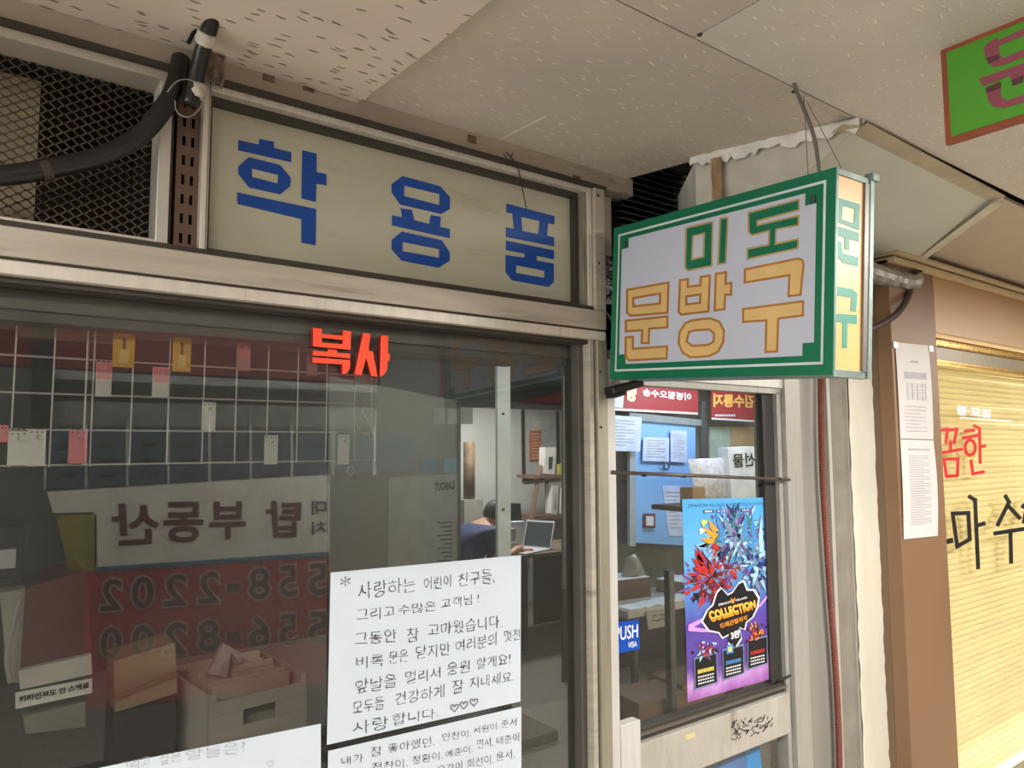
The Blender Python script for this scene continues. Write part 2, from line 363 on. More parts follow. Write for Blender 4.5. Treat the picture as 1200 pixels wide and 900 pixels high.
# ------------------------------------------------------------------ transom beam
tb = struct('trim_3', (0, 0, 2.09))
bx(-1.2, 1.392, -.045, .04, 2.066, 2.118).build('beam_face', ALU, tb, .002)
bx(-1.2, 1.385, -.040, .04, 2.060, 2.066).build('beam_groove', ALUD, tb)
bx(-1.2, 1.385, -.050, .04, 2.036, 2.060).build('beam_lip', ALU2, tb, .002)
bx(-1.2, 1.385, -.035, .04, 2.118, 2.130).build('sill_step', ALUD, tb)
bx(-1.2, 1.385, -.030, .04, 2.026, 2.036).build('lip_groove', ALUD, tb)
# ------------------------------------------------------------------ big shop window
w1 = struct('window_1', (0, 0, .7))
bx(-1.2, 1.33, .030, .09, 1.992, 2.030).build('top_rail', M('grey_rail', (128, 122, 114), .45, .3, .1), w1, .002)
bx(-1.2, 1.33, .040, .10, 1.972, 1.992).build('top_rail', M('grey_rail_low', (108, 102, 96), .5, .3, .1), w1, .002)
bx(1.318, 1.336, -.01, .05, .0, 2.03).build('side_stile', M('dark_stile', (88, 86, 80), .5, .3), w1, .002)
bx(-1.2, 1.325, .018, .024, .45, 2.034).build('glass_pane', GLASS, w1)
bx(-1.2, 1.33, -.03, .05, .35, .45).build('bottom_rail', ALU, w1, .002)
sm(bx(-1.2, 1.40, -.03, .05, 0, .35).build('wall_front', GREY))
# corner post
tp = struct('trim_4', (1.36, 0, 0))
bx(1.336, 1.352, -.035, .05, 0, 2.036).build('post_face', ALU, tp, .0015)
bx(1.352, 1.357, -.025, .05, 0, 2.036).build('post_groove', ALUD, tp)
bx(1.357, 1.392, -.045, .05, 0, 2.036).build('post_face', M('olive_grey_aluminium', (160, 154, 138), .4, .45, .1, 4, .1, 50, (14, 1, 1), grime=((110, 100, 84), 3, .55, .5)), tp, .0015)
bx(1.337, 1.352, -.035, .05, 2.130, 2.462).build('post_face', ALU2, tp, .0015)
bx(1.354, 1.392, -.045, .05, 2.118, 2.462).build('post_face', ALU, tp, .0015)
bx(1.392, 1.45, -.01, .0, 2.29, 2.46).build('cover_tab', M('pale_tab', (176, 170, 160), .5, .1), tp)
for z in (2.44, 2.25, 1.95, 1.8): MB().lathe((1.366, -.046, z), [(.003, -.003), (.003, .003)], 8).build('screw', BLACK, tp)
# ------------------------------------------------------------------ expanded-metal transom, left
w2 = struct('window_2', (0, 0, 2.13))
bx(-1.2, .30, -.035, .04, 2.444, 2.462).build('top_rail', ALU, w2, .002)
bx(-1.2, .266, -.02, .04, 2.130, 2.139).build('bottom_rail', ALU2, w2, .001)
xm = at(181, 200).x
bx(xm, xm+.022, -.03, .04, 2.13, 2.446).build('side_rail', M('pale_rail', (190, 186, 176), .4, .3, .08), w2, .002)
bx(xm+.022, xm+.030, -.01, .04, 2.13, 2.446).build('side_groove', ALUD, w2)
# woven diamond strands
mb = MB(); dx, dz = .0255, .0085; X0, X1, Z0, Z1 = -.35, xm, 2.139, 2.446; y = .034
nx = int((X1-X0)/dx)+1; nz = int((Z1-Z0)/dz)+1
for j in range(nz):
    for i in range(nx):
        cx = X0+i*dx + (dx/2 if j % 2 else 0); cz = Z0+j*dz
        for sx in (-1, 1):
            a = Vector((cx, y, cz)); b = Vector((cx+sx*dx/2, y, cz+dz)); m0 = a.lerp(b, .25); m1 = a.lerp(b, .75)
            if b.z > Z1+.002: continue
            m0.z -= .0008; m1.z += .0008
            t = .0014
            P = [a, m0, m1, b]
            for p, q in zip(P, P[1:]):
                mb.slab([p+Vector((0,0,t)), q+Vector((0,0,t)), q-Vector((0,0,t)), p-Vector((0,0,t))], (0, .003, 0))
mb.build('expanded_mesh', M('mesh_metal', (96, 84, 70), .5, .5, .3, 10), w2, kind='stuff', label='rusty expanded metal mesh')
# dark service void behind the mesh
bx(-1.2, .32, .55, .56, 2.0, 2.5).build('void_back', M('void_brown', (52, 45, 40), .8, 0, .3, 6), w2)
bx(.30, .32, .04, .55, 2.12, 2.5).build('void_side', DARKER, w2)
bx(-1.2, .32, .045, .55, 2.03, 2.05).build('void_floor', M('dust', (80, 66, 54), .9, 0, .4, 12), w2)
a = at(48, 100, .1); b = at(-60, 270, .1)
vb = bx(b.x, a.x, .10, .16, 2.06, 2.44).build('upright_board', M('pale_board', (170, 158, 132), .8, 0, .1)); tag(vb, 'pale upright board behind the rusty mesh, top left', 'board')
# slotted steel upright
w3 = thing('slotted_upright', 'brown slotted steel upright between the mesh and the cream sign', 'shelf upright', (.31, 0, 2.13))
xa, xb = at(204, 215).x, at(231, 210).x
BRN = M('brown_steel', (104, 82, 68), .5, .2, .15, 10, .2, 40)
mb = MB(); wdt = xb-xa; cols = [xa, xa+wdt*.24, xa+wdt*.38, xa+wdt*.62, xa+wdt*.76, xb]; rows = []
z = 2.132; k = 0
while z < 2.445:
    rows += [(z, z+.009, False), (z+.009, z+.0285, True)]; z += .0385; rows.append((z-.010, z, False))
for z0, z1, slot in rows:
    for c in range(5):
        if slot and c in (1, 3): continue
        mb.box(cols[c], cols[c+1], -.012, -.009, z0, z1)
mb.build('perforated_face', BRN, w3)
bx(xa, xa+.003, -.009, .03, 2.132, 2.45).build('flange', BRN, w3); bx(xb-.003, xb, -.009, .03, 2.132, 2.45).build('flange', BRN, w3)
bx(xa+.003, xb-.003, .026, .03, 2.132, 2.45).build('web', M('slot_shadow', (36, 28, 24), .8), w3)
bx(xb, xb+.010, -.035, .04, 2.13, 2.462).build('edge_rail', ALU2, w2, .001)
bx(xb+.010, .348, -.03, .04, 2.13, 2.462).build('edge_rail', ALU, w2, .001)
# ================================================================== CREAM LIGHT BOX SIGN
sg = thing('shop_sign', 'long cream sign with three blue block letters above the shop window', 'sign', (.83, 0, 2.135))
x0, x1, z0, z1 = .356, 1.312, 2.139, 2.436
bx(.346, 1.336, .035, .05, 2.13, 2.462).build('back_plate', BLACK, sg)
bx(x0, x1, .012, .018, z0, z1).build('panel', M('yellowed_acrylic', (184, 182, 162), .2, 0, .05, 2.2, stretch=(1.5, 1, 5), grime=((136, 128, 106), 2.4, .58, .45)), sg)
FR = M('sign_dark_gasket', (62, 58, 52), .5, .2)
bx(x0-.008, x1+.008, -.012, .02, z1, z1+.012).build('gasket', FR, sg); bx(x0-.008, x1+.008, -.012, .02, z0-.006, z0).build('gasket', FR, sg)
bx(x0-.008, x0, -.012, .02, z0, z1).build('gasket', FR, sg); bx(x1, x1+.010, -.012, .02, z0, z1).build('gasket', FR, sg)
bx(.346, 1.336, -.035, .03, 2.448, 2.4615).build('top_frame', ALU2, sg, .0015)
bx(1.322, 1.336, -.03, .03, 2.13, 2.448).build('side_frame', M('side_frame_grey', (140, 134, 118), .4, .3), sg, .001)
bx(.346, .3485, -.03, .03, 2.13, 2.448).build('side_frame', ALU2, sg)
BLUE = M('blue_vinyl', (0, 70, 158), .35, 0, .08, 6)
Zh, Zy, Zp = (0, 0, 3.0), (440, 190, 6.425), (570, 220, 6.92)
blue = [
 (Zh, [(838,492),(911,508),(911,488),(963,498),(963,520),(1024,535),(1024,570),(838,528)], []),
 (Zh, [(875,552),(985,580),(1022,625),(1020,655),(985,683),(875,658),(838,610),(838,585)], [[(886,592),(978,615),(976,645),(886,622)]]),
 (Zh, [(1063,528),(1113,540),(1113,605),(1148,612),(1148,652),(1113,645),(1110,710),(1060,697)], []),
 (Zh, [(835,676),(1112,735),(1110,862),(1060,853),(1060,770),(835,716)], []),
 (Zy, [(205,105),(490,182),(562,265),(560,355),(493,390),(185,318),(123,225),(123,165)], [[(216,175),(482,240),(482,323),(216,255)]]),
 (Zy, [(190,347),(275,360),(293,437),(405,465),(418,398),(493,410),(487,487),(560,503),(560,572),(125,475),(125,400),(203,415)], []),
 (Zy, [(200,522),(500,588),(560,680),(560,740),(478,795),(200,742),(123,655),(123,585)], [[(205,600),(480,655),(480,720),(205,670)]]),
 (Zp, [(163,128),(553,230),(553,297),(502,287),(492,388),(550,403),(550,475),(160,398),(160,320),(225,332),(212,208),(163,200)], [[(282,235),(433,270),(422,376),(292,350)]]),
 (Zp, [(160,428),(548,508),(548,580),(408,552),(408,590),(547,615),(547,765),(505,805),(208,750),(157,685),(157,545),(310,568),(315,535),(160,505)], [[(242,628),(472,672),(472,730),(240,690)]])]
for grp in (blue[:4], blue[4:7], blue[7:]):
    mb = MB()
    for z, o, hs in grp:
        mb.area([at(*p, .0105) for p in zoompts(z, o)], [[at(*p, .0105) for p in zoompts(z, h)] for h in hs], (0, .0012, 0))
    mb.build('letter', BLUE, sg)
# wire on the sign
wr = MB().tube([at(593, 178, -.036), at(600, 185, -.04), at(608, 200, -.04), at(613, 225, -.03), at(617, 245, -.02)], .0014, 6).tube([at(590, 180, -.04), at(596, 190, -.045), at(601, 179, -.04)], .0012, 6)
tag(wr.build('loose_wire', BLACK), 'thin black wire hanging over the cream sign', 'wire')
# ================================================================== PIPES TOP LEFT
def smooth_path(pts, n=8):
    pts = [Vector(p) for p in pts]; out = []
    P = [pts[0]]+pts+[pts[-1]]
    for i in range(1, len(P)-2):
        for k in range(n):
            t = k/n; a, b, c, d = P[i-1], P[i], P[i+1], P[i+2]
            out.append(.5*((2*b)+(c-a)*t+(2*a-5*b+4*c-d)*t*t+(3*b-a-3*c+d)*t**3))
    out.append(pts[-1]); return out
pipe = thing('insulated_pipe', 'thick black insulated pipe bending across the metal mesh', 'pipe', (0, 0, 2.3))
pp = smooth_path([at(-60, 212, -.05), at(0, 206, -.05), at(50, 199, -.05), at(115, 184, -.05), at(165, 158, -.055), at(196, 120, -.06), at(207, 95, -.06), at(212, 70, -.04)])
MB().tube(pp, .0172, 16).build('insulation', BLK_GL, pipe, smooth=True)
j = at(53, 199, -.05)
MB().tube([at(48, 201, -.05), at(59, 199, -.05)], .0188, 16).build('joint_tape', M('dark_tape', (58, 48, 42), .6), pipe)
pipe2 = thing('insulated_pipe', 'short black pipe wrapped in torn white tape dropping from ceiling', 'pipe', (.3, -.08, 2.4))
pp2 = smooth_path([at(257, -4, -.20), at(252, 12, -.175), at(244, 38, -.135), at(237, 62, -.11), at(229, 95, -.09), at(222, 124, -.08)])
MB().tube(pp2, [.0145]*(len(pp2)-2)+[.013, .008], 16).build('insulation', BLK_GL, pipe2, smooth=True)
for (a, b) in (((243, 38), (239, 52)), ((232, 98), (229, 114))):
    q = smooth_path([at(*a, -.135 if a[1] < 60 else -.089), at(*b, -.119 if a[1] < 60 else -.083)], 5)
    MB().tube(q, [.0158, .0175, .0162, .0182, .0165, .0158], 11).build('white_tape', M('torn_white_tape', (190, 184, 168), .8, 0, .15, 40, .8, 60), pipe2, smooth=True)
lw = MB().tube(smooth_path([at(196, 108, -.10), at(208, 95, -.11), at(224, 94, -.11), at(238, 104, -.11), at(236, 124, -.115), at(222, 137, -.115), at(208, 132, -.11), at(205, 118, -.10)], 5), .0012, 6)
tag(lw.build('tie_wire', M('grey_wire', (150, 146, 138), .4, .4)), 'grey tie wire looped around the two black pipes', 'wire')
cab = MB().tube(smooth_path([at(249, -2, -.20), at(240, 18, -.155), at(228, 36, -.11), at(221, 50, -.07)], 5), .004, 8)
tag(cab.build('thin_cable', BLACK), 'thin black cable beside the taped pipe at ceiling', 'cable')
# broken ceiling lump near the pipes
mb = lumpy(.315, .365, 2.452, 2.52, -.045, .02, 8, 8, 9, .01); tag(mb.build('torn_ceiling_patch', M('torn_brown', (122, 106, 90), .9, 0, .3, 40), smooth=True), 'torn brown patch where the pipes leave the ceiling', 'patch')
# ================================================================== HANGING SIGN (perpendicular box)
XS = 1.372; XE = 1.502                      # front and rear faces
yn, yf = -.7188, -.0603                       # near and far ends
zb, zt = 1.9077, 2.3206
HA = .0633; HB = -.0442                      # the box sags at its near end
HP = Vector((1.44, -.4, 1.888)); HRI = (Matrix.Rotation(HB, 3, 'Z') @ Matrix.Rotation(HA, 3, 'X')).inverted()
def hpx(px, py, ax, val):                   # a pixel onto a face of the sagging box, in the box's own level frame
    o = HRI @ (CP-HP) + HP; d = HRI @ ray(px, py); return o + d*((val-o[ax])/d[ax])
hs = thing('hanging_sign', 'green framed white hanging sign with tan and green letters', 'sign', (1.44, -.4, 1.888))
GRN = M('green_paint', (2, 104, 72), .4, 0, .12, 6, .1, 40, grime=((30, 70, 56), 8, .6, .5))
SLV = M('grey_green_steel', (120, 134, 128), .45, .4, .15, 20, .3, 50, grime=((88, 72, 58), 12, .6, .5))
mb = MB().box(XS+.003, XE-.003, yf-.004, yf, zb, zt).box(XS+.003, XE-.003, yn+.02, yf-.004, zt-.006, zt-.001).box(XS+.003, XE-.003, yn+.004, yf-.004, zb, zb+.005)
mb.build('casing', SLV, hs)
mb = MB().box(XS+.0032, XS+.01, yn, yn+.010, zb+.012, zt-.013).box(XE-.014, XE, yn-.004, yn+.012, zb-.002, zt+.004).box(XS+.0032, XE-.014, yn, yn+.012, zt-.013, zt).box(XS+.0032, XE-.014, yn, yn+.012, zb-.004, zb+.012).box(XE-.002, XE, yn, yf, zb, zt)
mb.build('end_frame', SLV, hs, .0015)
bx(XE-.012, XE+.012, yn-.008, yn+.012, zt-.005, zt+.012).build('corner_lug', SLV, hs, .002)
WARM = M('warm_acrylic', (238, 182, 118), .35, 0, .04, 5, emit=.04)
bx(XS+.010, XE-.014, yn+.003, yn+.008, zb+.011, zt-.012).build('end_panel', WARM, hs)
bx(XE-.030, XE-.014, yn-.002, yn+.003, zb+.011, zt-.012).build('end_flange', M('dull_steel', (112, 108, 104), .4, .5, .15), hs)
FW = M('white_sign_face', (182, 186, 200), .38, 0, .04, 4, grime=((176, 170, 164), 7, .62, .5))
bx(XS, XS+.003, yn, yf, zb, zt).build('face', GRN, hs)
def face_px(pts, x): return [hpx(px, py, 0, x) for px, py in pts]
def green_px(pts, x): return [atx(px, py, x) for px, py in pts]
# inner white field with stepped corners, pale line between the two green borders
b1, b2, b3, st = .0165, .0235, .034, .034
Y0, Y1, Zb0, Zt0 = yf-b1, yn+b1, zb+b1, zt-b1
def frame_rect(d): return [(XS, yf-d, zt-d), (XS, yn+d, zt-d), (XS, yn+d, zb+d), (XS, yf-d, zb+d)]
LINE = M('pale_line', (196, 208, 206), .4)
MB().area([Vector(p)-Vector((.0006, 0, 0)) for p in frame_rect(.021)], [[Vector(p)-Vector((.0006, 0, 0)) for p in frame_rect(.0265)]], (-.0004, 0, 0)).build('border_line', LINE, hs)
ya, yb_, za, zb_ = yf-.036, yn+.042, zb+.040, zt-.038
st = .026
fld = [(ya-st, zb_), (yb_+st, zb_), (yb_+st, zb_-st), (yb_, zb_-st), (yb_, za+st), (yb_+st, za+st), (yb_+st, za), (ya-st, za), (ya-st, za+st), (ya, za+st), (ya, zb_-st), (ya-st, zb_-st)]
MB().area([(XS-.0006, a, b) for a, b in fld], [], (-.0004, 0, 0)).build('white_field', FW, hs)
GOLD = M('gold_outline', (164, 110, 44), .5, 0, .08); TAN = M('tan_letter', (206, 172, 112), .5, 0, .08, 8); GOLD2 = M('pale_gold_outline', (166, 142, 90), .5)
Z3, Z4, Z5 = (715, 300, 6.428), (790, 220, 6.0), (860, 280, 5.453)
ring_o = [(560,500),(610,478),(690,466),(760,462),(830,490),(865,560),(860,650),(820,725),(750,760),(680,768),(600,770),(540,735),(507,660),(515,570)]
gl = [
 (Z4, 'g', [(78,278),(275,232),(270,555),(95,588),(70,565)], [[(138,345),(205,328),(200,480),(130,497)]]),
 (Z4, 'g', [(318,212),(382,203),(368,533),(302,547)], []),
 (Z4, 'g', [(515,172),(885,75),(882,160),(590,238),(590,256),(882,188),(878,268),(722,298),(718,388),(878,352),(874,430),(508,510),(508,425),(658,395),(662,310),(545,340),(518,318)], []),
 (Z4, 't', [(490,568),(870,490),(905,500),(918,535),(895,760),(795,770),(802,625),(488,675)], []),
 (Z5, 't', [(52,442),(450,390),(448,495),(290,515),(283,725),(195,730),(200,528),(52,538)], []),
 (Z3, 't', [(518,175),(595,165),(592,222),(672,212),(675,150),(760,138),(748,425),(530,450),(507,425)], [[(582,312),(670,300),(668,345),(582,355)]]),
 (Z3, 't', [(788,128),(882,112),(878,200),(922,192),(918,300),(875,300),(868,408),(778,420)], []),
 (Z3, 't', ring_o, [[(600,580),(640,568),(745,562),(775,590),(770,640),(735,662),(620,668),(585,640)]]),
 (Z3, 't', [(120,248),(448,190),(440,435),(150,460),(118,430)], [[(182,325),(368,292),(366,350),(184,370)]]),
 (Z3, 't', [(110,480),(440,445),(438,545),(302,555),(298,665),(228,665),(232,568),(110,578)], []),
 (Z3, 't', [(108,605),(180,600),(180,690),(438,672),(432,780),(140,795),(108,765)], [])]
for z, kd, o, hls in gl:
    P = zoompts(z, o); H = [zoompts(z, h) for h in hls]; w = 2.7 if kd == 't' else 2.1
    mb = MB().area(face_px(P, XS-.0012), [face_px(h, XS-.0012) for h in H], (.0002, 0, 0))
    lt = mb.build('letter', GOLD if kd == 't' else GOLD2, hs)
    H2 = [inset(h, -w) for h in H]
    MB().area(face_px(inset(P, w), XS-.0020), [face_px(h, XS-.0020) for h in H2], (.0006, 0, 0)).build('letter_fill', TAN if kd == 't' else GRN, lt)
TEAL = M('teal_vinyl', (46, 140, 120), .45, 0, .08, 10); Z6 = (960, 190, 3.6)
for o, hls in (([(82,150),(173,178),(169,287),(76,252)], [[(100,183),(150,198),(147,258),(96,241)]]),
               ([(75,268),(168,298),(168,335),(128,325),(128,372),(108,368),(108,318),(75,310)], []),
               ([(74,325),(96,340),(98,385),(165,400),(165,440),(100,425),(76,395)], []),
               ([(65,522),(140,535),(162,555),(155,632),(133,628),(137,572),(62,560)], []),
               ([(62,638),(160,645),(160,683),(120,680),(118,785),(98,785),(100,677),(62,672)], [])):
    P = [hpx(*p, 1, yn+.002) for p in zoompts(Z6, o)]; hh = [[hpx(*p, 1, yn+.002) for p in zoompts(Z6, h)] for h in hls]
    MB().area(P, hh, (0, .0008, 0)).build('letter', TEAL, hs)
hs.rotation_euler = (HA, 0, HB)
# eyelets, wires
for yy, zz in ((yf-.05, zt-.052), (yn+.05, zt-.054)):
    MB().box(XS-.0025, XS-.0010, yy-.006, yy+.006, zz-.008, zz+.008).build('eyelet_plate', M('dark_plate', (40, 70, 58), .5), hs)
tag(MB().tube(smooth_path([atx(913, -8, 1.38), atx(921, 50, 1.38), atx(930, 96, 1.385), atx(945, 135, 1.39), atx(955, 165, 1.40), atx(961, 208, 1.41)]), .0042, 8).build('hanging_cable', M('grey_cable', (98, 92, 84), .5), smooth=True), 'grey cable from ceiling down to the hanging sign', 'cable')
for k, (a, b) in enumerate((((942, 112), (948, 224)), ((946, 120), (986, 197)))):
    tag(MB().tube([atx(*a, 1.42-k*.02), atx(*b, 1.368 if k == 0 else 1.44)], .0009, 6).build('suspension_wire', M('thin_steel', (110, 104, 96), .4, .5)), ['thin steel wire reaching the sign face eyelet', 'thin steel wire behind the cable to the sign end'][k], 'wire')
bk = thing('sign_bracket', 'black plastic bracket under the far end of the hanging sign', 'bracket', (1.42, -.06, 1.87))
mm = Matrix.Translation((1.40, -.062, 1.902)) @ Matrix.Rotation(math.radians(-14), 4, 'Y')
bx(-.02, .10, -.02, .02, -.012, .010, mm).build('body', BLK_GL, bk, .004); bx(-.018, .02, -.022, .022, -.020, -.012, mm).build('clip', BLACK, bk)
# ================================================================== GREEN SIGN, TOP RIGHT
gs = thing('green_sign', 'lime green sign board with brown rim hanging from ceiling', 'sign', (1.5, -1.1, 2.33))
XG = 1.5; LG = M('lime_green', (76, 152, 34), .45, 0, .06, 3); RIM = M('brown_rim', (142, 70, 42), .6, 0, .2, 14, .3, 30)
g0 = atx(1102, 57, XG); g1 = atx(1110, 168, XG)
yA = g0.y; zT = ZC; zB = g1.z-.002; yE = yA-.62
bx(XG, XG+.012, yE, yA, zB, zT).build('board', RIM, gs)
bx(XG-.0015, XG, yE+.010, yA-.011, zB+.012, zT-.010).build('face', LG, gs)
Z7 = (1090, 0, 5.0); PUR = M('plum_letter', (140, 66, 84), .45); DPL = M('dark_plum', (86, 44, 52), .45)
mb = MB()
for o in ([(312,280),(340,250),(395,215),(398,238),(550,165),(700,95),(700,140),(550,208),(400,268),(408,325),(430,338),(550,290),(700,225),(700,265),(550,332),(430,380),(375,392),(340,372),(325,335)],
          [(283,462),(550,368),(700,310),(700,350),(550,410),(542,480),(482,502),(468,442),(310,505)],
          [(325,515),(410,475),(415,568),(450,588),(550,555),(700,500),(700,548),(550,600),(430,632),(370,625),(338,590)]):
    mb.area(green_px(zoompts(Z7, o), XG-.0025), [], (.0008, 0, 0))
mb.build('letter', PUR, gs)
mb = MB()
for o in ([(325,342),(400,318),(408,342),(345,372)], [(325,515),(410,475),(412,515),(328,545)], [(478,470),(545,440),(542,480),(485,502)]):
    mb.area(green_px(zoompts(Z7, o), XG-.0034), [], (.0006, 0, 0))
mb.build('letter_shade_print', DPL, gs)
# ================================================================== DOOR
d1 = struct('door_1', (1.85, 0, 0))
DW = M('door_white_aluminium', (204, 202, 198), .4, .15, .05, 4, .1, 40, (12, 1, 1), grime=((165, 155, 138), 3, .6, .45))
DF = M('door_grey_aluminium', (168, 166, 159), .42, .25, .07, 4, .1, 40, (12, 1, 1), grime=((120, 112, 98), 4, .55, .55))
def xz(px, py, y=0): p = at(px, py, y); return p.x, p.z
xL = xz(714, 600)[0]; xR = xz(911, 600)[0]
bx(1.393, xL, -.03, .03, 0, 1.99).build('left_stile', DW, d1, .002)
bx(xL, xL+.075, -.032, .0, 0, xz(745, 838)[1]).build('lock_plate', DW, d1, .002)
bx(xL, 2.30, -.02, .03, 1.945, 2.02).build('top_rail', DW, d1, .002)
bx(xL, xR+.03, -.012, .03, 1.925, 1.945).build('top_rail', DF, d1, .001)
bx(xR, xR+.022, -.012, .03, 0, 1.93).build('right_stile', DF, d1, .001)
bx(xR+.024, 2.33, -.03, .03, 0, 1.99).build('right_jamb', DF, d1, .002)
bx(xR-.06, xR, .004, .03, .9, 1.925).build('gasket', M('door_gasket', (50, 47, 46), .5), d1)
bx(xL, xR-.06, .014, .019, .3, 1.925).build('glass_pane', DGLASS, d1)
zr = xz(860, 828)[1]; zr2 = xz(860, 880)[1]
bx(xL, xR, -.022, .03, zr2, zr-.004).build('middle_rail', M('dirty_rail', (176, 172, 163), .45, .1, .1, 6, .3, 30, (4, 1, 1), grime=((120, 106, 84), 5, .56, .6)), d1, .002)
bx(xL, xR, -.006, .03, zr-.004, zr+.030).build('rail_ledge', M('dark_ledge', (70, 66, 60), .5, .3), d1, .002)
bx(xL, xR, -.016, .03, zr+.012, zr+.018).build('rail_ledge', M('ledge_edge', (110, 104, 94), .5, .3), d1)
bx(xL, 2.30, -.03, .03, 0, .2).build('bottom_rail', DF, d1, .002)
h = MB().tube([at(716, 553.5, -.03), at(925, 562, -.03)], .0055, 10); h.build('cross_bar', M('bronze_bar', (92, 84, 78), .35, .5), d1, smooth=True)
for px in (757, 803, 915):
    p = at(px, 556+(px-716)*.025, -.037); bx(p.x-.003, p.x+.003, -.037, -.022, p.z-.004, p.z+.004).build('bar_screw', BLACK, d1)
p = at(922, 793, -.02); MB().tube([p+Vector((-.05, 0, -.004)), p+Vector((.02, 0, 0))], .004, 8).build('hook', BLACK, d1)
bx(1.392, 2.9, .03, .06, 1.99, 2.16).build('head_panel', CREAM, d1)
# black gap between the corner post and hanging sign
gp = at(705, 300).x
bx(1.393, 1.50, .03, .06, 1.99, 2.47).build('dark_gap', M('gap_black', (30, 28, 30), .25, 0, .4, 20, .8, 30), d1)
for k, (a, b, c) in enumerate((((697, 330), (706, 318), (716, 326)), ((697, 345), (705, 352), (716, 345)), ((697, 372), (708, 366), (716, 376)))):
    tag(MB().tube(smooth_path([at(*a, .0), at(*b, -.02), at(*c, .0)], 5), .006, 8).build('bundled_wire', BLK_GL, smooth=True), ['upper glossy black wire left of the hanging sign', 'middle glossy black wire left of the hanging sign', 'lowest glossy black wire left of the hanging sign'][k], 'wire')
# smudged glue marks on the rail, yellow tape bit
mb = MB(); rnd = random.Random(4)
for k in range(95):
    u = rnd.random(); v = rnd.random()
    if abs(v-.5) > .5*math.sin(math.pi*min(1, .25+u*.7))+.1: continue
    px = 857+48*u; py = 846-7*u + 22*v-9*u*.3; l = 1.5+3*rnd.random(); an = rnd.choice((-.9, -1.3, -.5, .4))
    strokes(mb, lambda a, b: at(a, b, -.0225), [[(px, py), (px+l*math.cos(an), py+l*math.sin(an))]], .9)
tag(mb.build('glue_residue', BLACK), 'black scratchy sticker residue on the door rail', 'sticker residue')
mb = MB().poly([at(803, 861, -.0228), at(815, 857.5, -.0228), at(815, 864, -.0228), at(803, 867.5, -.0228)])
tag(mb.build('tape_scrap', M('yellow_tape', (196, 186, 132), .6)), 'small yellowed tape scrap on door rail', 'tape')
# blue reflection in the lower glass, modelled as a coloured sheet
mb = MB().slab([at(790, 925, .03), at(886, 872, .03), at(892, 915, .03), at(892, 960, .03), at(790, 1000, .03)], (0, .002, 0))
lb = thing('blue_reflection', 'blue reflection painted on a sheet behind the lowest door pane', 'reflection', (2.0, .03, .75)); mb.build('sheet', M('reflected_blue', (80, 120, 180), .4, 0, .3, 3), lb)
MB().slab([at(873, 877, .0285), at(889, 870, .0285), at(893, 900, .0285), at(876, 908, .0285)], (0, .0008, 0)).build('bright_corner', M('reflected_cyan', (20, 140, 210), .4), lb)
# ------------------------------------------------------------------ push sticker
ps = thing('push_sticker', 'blue push sticker on the door glass', 'sticker', at(735, 765, .012))
PB = M('sticker_blue', (6, 74, 176), .35)
MB().poly([at(716.5, 729.8, .0125), at(748.5, 726, .0125), at(750, 760.5, .0125), at(716.5, 767.5, .0125)]).build('sheet', PB, ps)
mb = MB(); text_quad(mb, 'PUSH', [at(721, 735, .012), at(747.5, 731, .012), at(747.5, 747, .012), at(721, 751.5, .012)], .01)
text_quad(mb, 'VISA', [at(736, 752.5, .012), at(746.5, 751, .012), at(746.5, 757.5, .012), at(736, 759.5, .012)], .015)
mb.build('lettering', M('white_print', (235, 238, 245), .5), ps)
# ------------------------------------------------------------------ poster (abstract stand-in art)
po = thing('poster', 'blue and purple card collection poster on the door glass', 'poster', at(852, 805, .012))
PY = .0125
TLp, TRp, BRp, BLp = at(799.5, 585, PY), at(899.5, 583, PY), at(904, 795.5, PY), at(806, 823, PY)
def PU(u, v, lift=0):    # u right, v down on the sheet
    p = (TLp*(1-u)+TRp*u)*(1-v) + (BLp*(1-u)+BRp*u)*v; return p + Vector((0, -lift, 0))
def poster_mat():
    m = bpy.data.materials.new('poster_print'); m.use_nodes = True; nt = m.node_tree; N = nt.nodes; L = nt.links; b = N['Principled BSDF']
    b.inputs['Roughness'].default_value = .35
    tc = N.new('ShaderNodeTexCoord'); sp = N.new('ShaderNodeSeparateXYZ'); L.new(tc.outputs['Generated'], sp.inputs[0])
    nz = N.new('ShaderNodeTexNoise'); nz.inputs['Scale'].default_value = 5; nz.inputs['Detail'].default_value = 5; L.new(tc.outputs['Generated'], nz.inputs['Vector'])
    ma = N.new('ShaderNodeMath'); ma.operation = 'MULTIPLY_ADD'; ma.inputs[1].default_value = .22; L.new(nz.outputs['Fac'], ma.inputs[0]); L.new(sp.outputs['Z'], ma.inputs[2])
    cr = N.new('ShaderNodeValToRGB'); E = cr.color_ramp.elements
    E[0].position = .1; E[0].color = lin((150, 80, 165))+(1,); E[1].position = 1.0; E[1].color = lin((86, 170, 232))+(1,)
    for p, c in ((.2, (196, 150, 214)), (.28, (92, 66, 150)), (.48, (92, 74, 168)), (.62, (84, 130, 205)), (.85, (104, 180, 236))):
        e = E.new(p); e.color = lin(c)+(1,)
    L.new(ma.outputs[0], cr.inputs[0]); L.new(cr.outputs[0], b.inputs['Base Color']); L.new(cr.outputs[0], b.inputs['Emission Color']); return m
MB().slab([TLp, TRp, BRp, BLp], (0, .0006, 0)).build('sheet', poster_mat(), po)
PC = {k: M('print_'+k, c, .4, 0, .1, 60) for k, c in dict(ice=(170, 215, 240), sky=(70, 140, 205), navy=(36, 52, 104), steel=(120, 140, 175), red=(186, 48, 44), dred=(104, 34, 48), orange=(236, 160, 50), plum=(112, 76, 140), black=(24, 22, 28), white=(240, 240, 244), yellow=(246, 214, 90), lilac=(214, 150, 226), teal=(60, 130, 120), gold=(232, 146, 40)).items()}
rnd = random.Random(12); art = {k: MB() for k in PC}
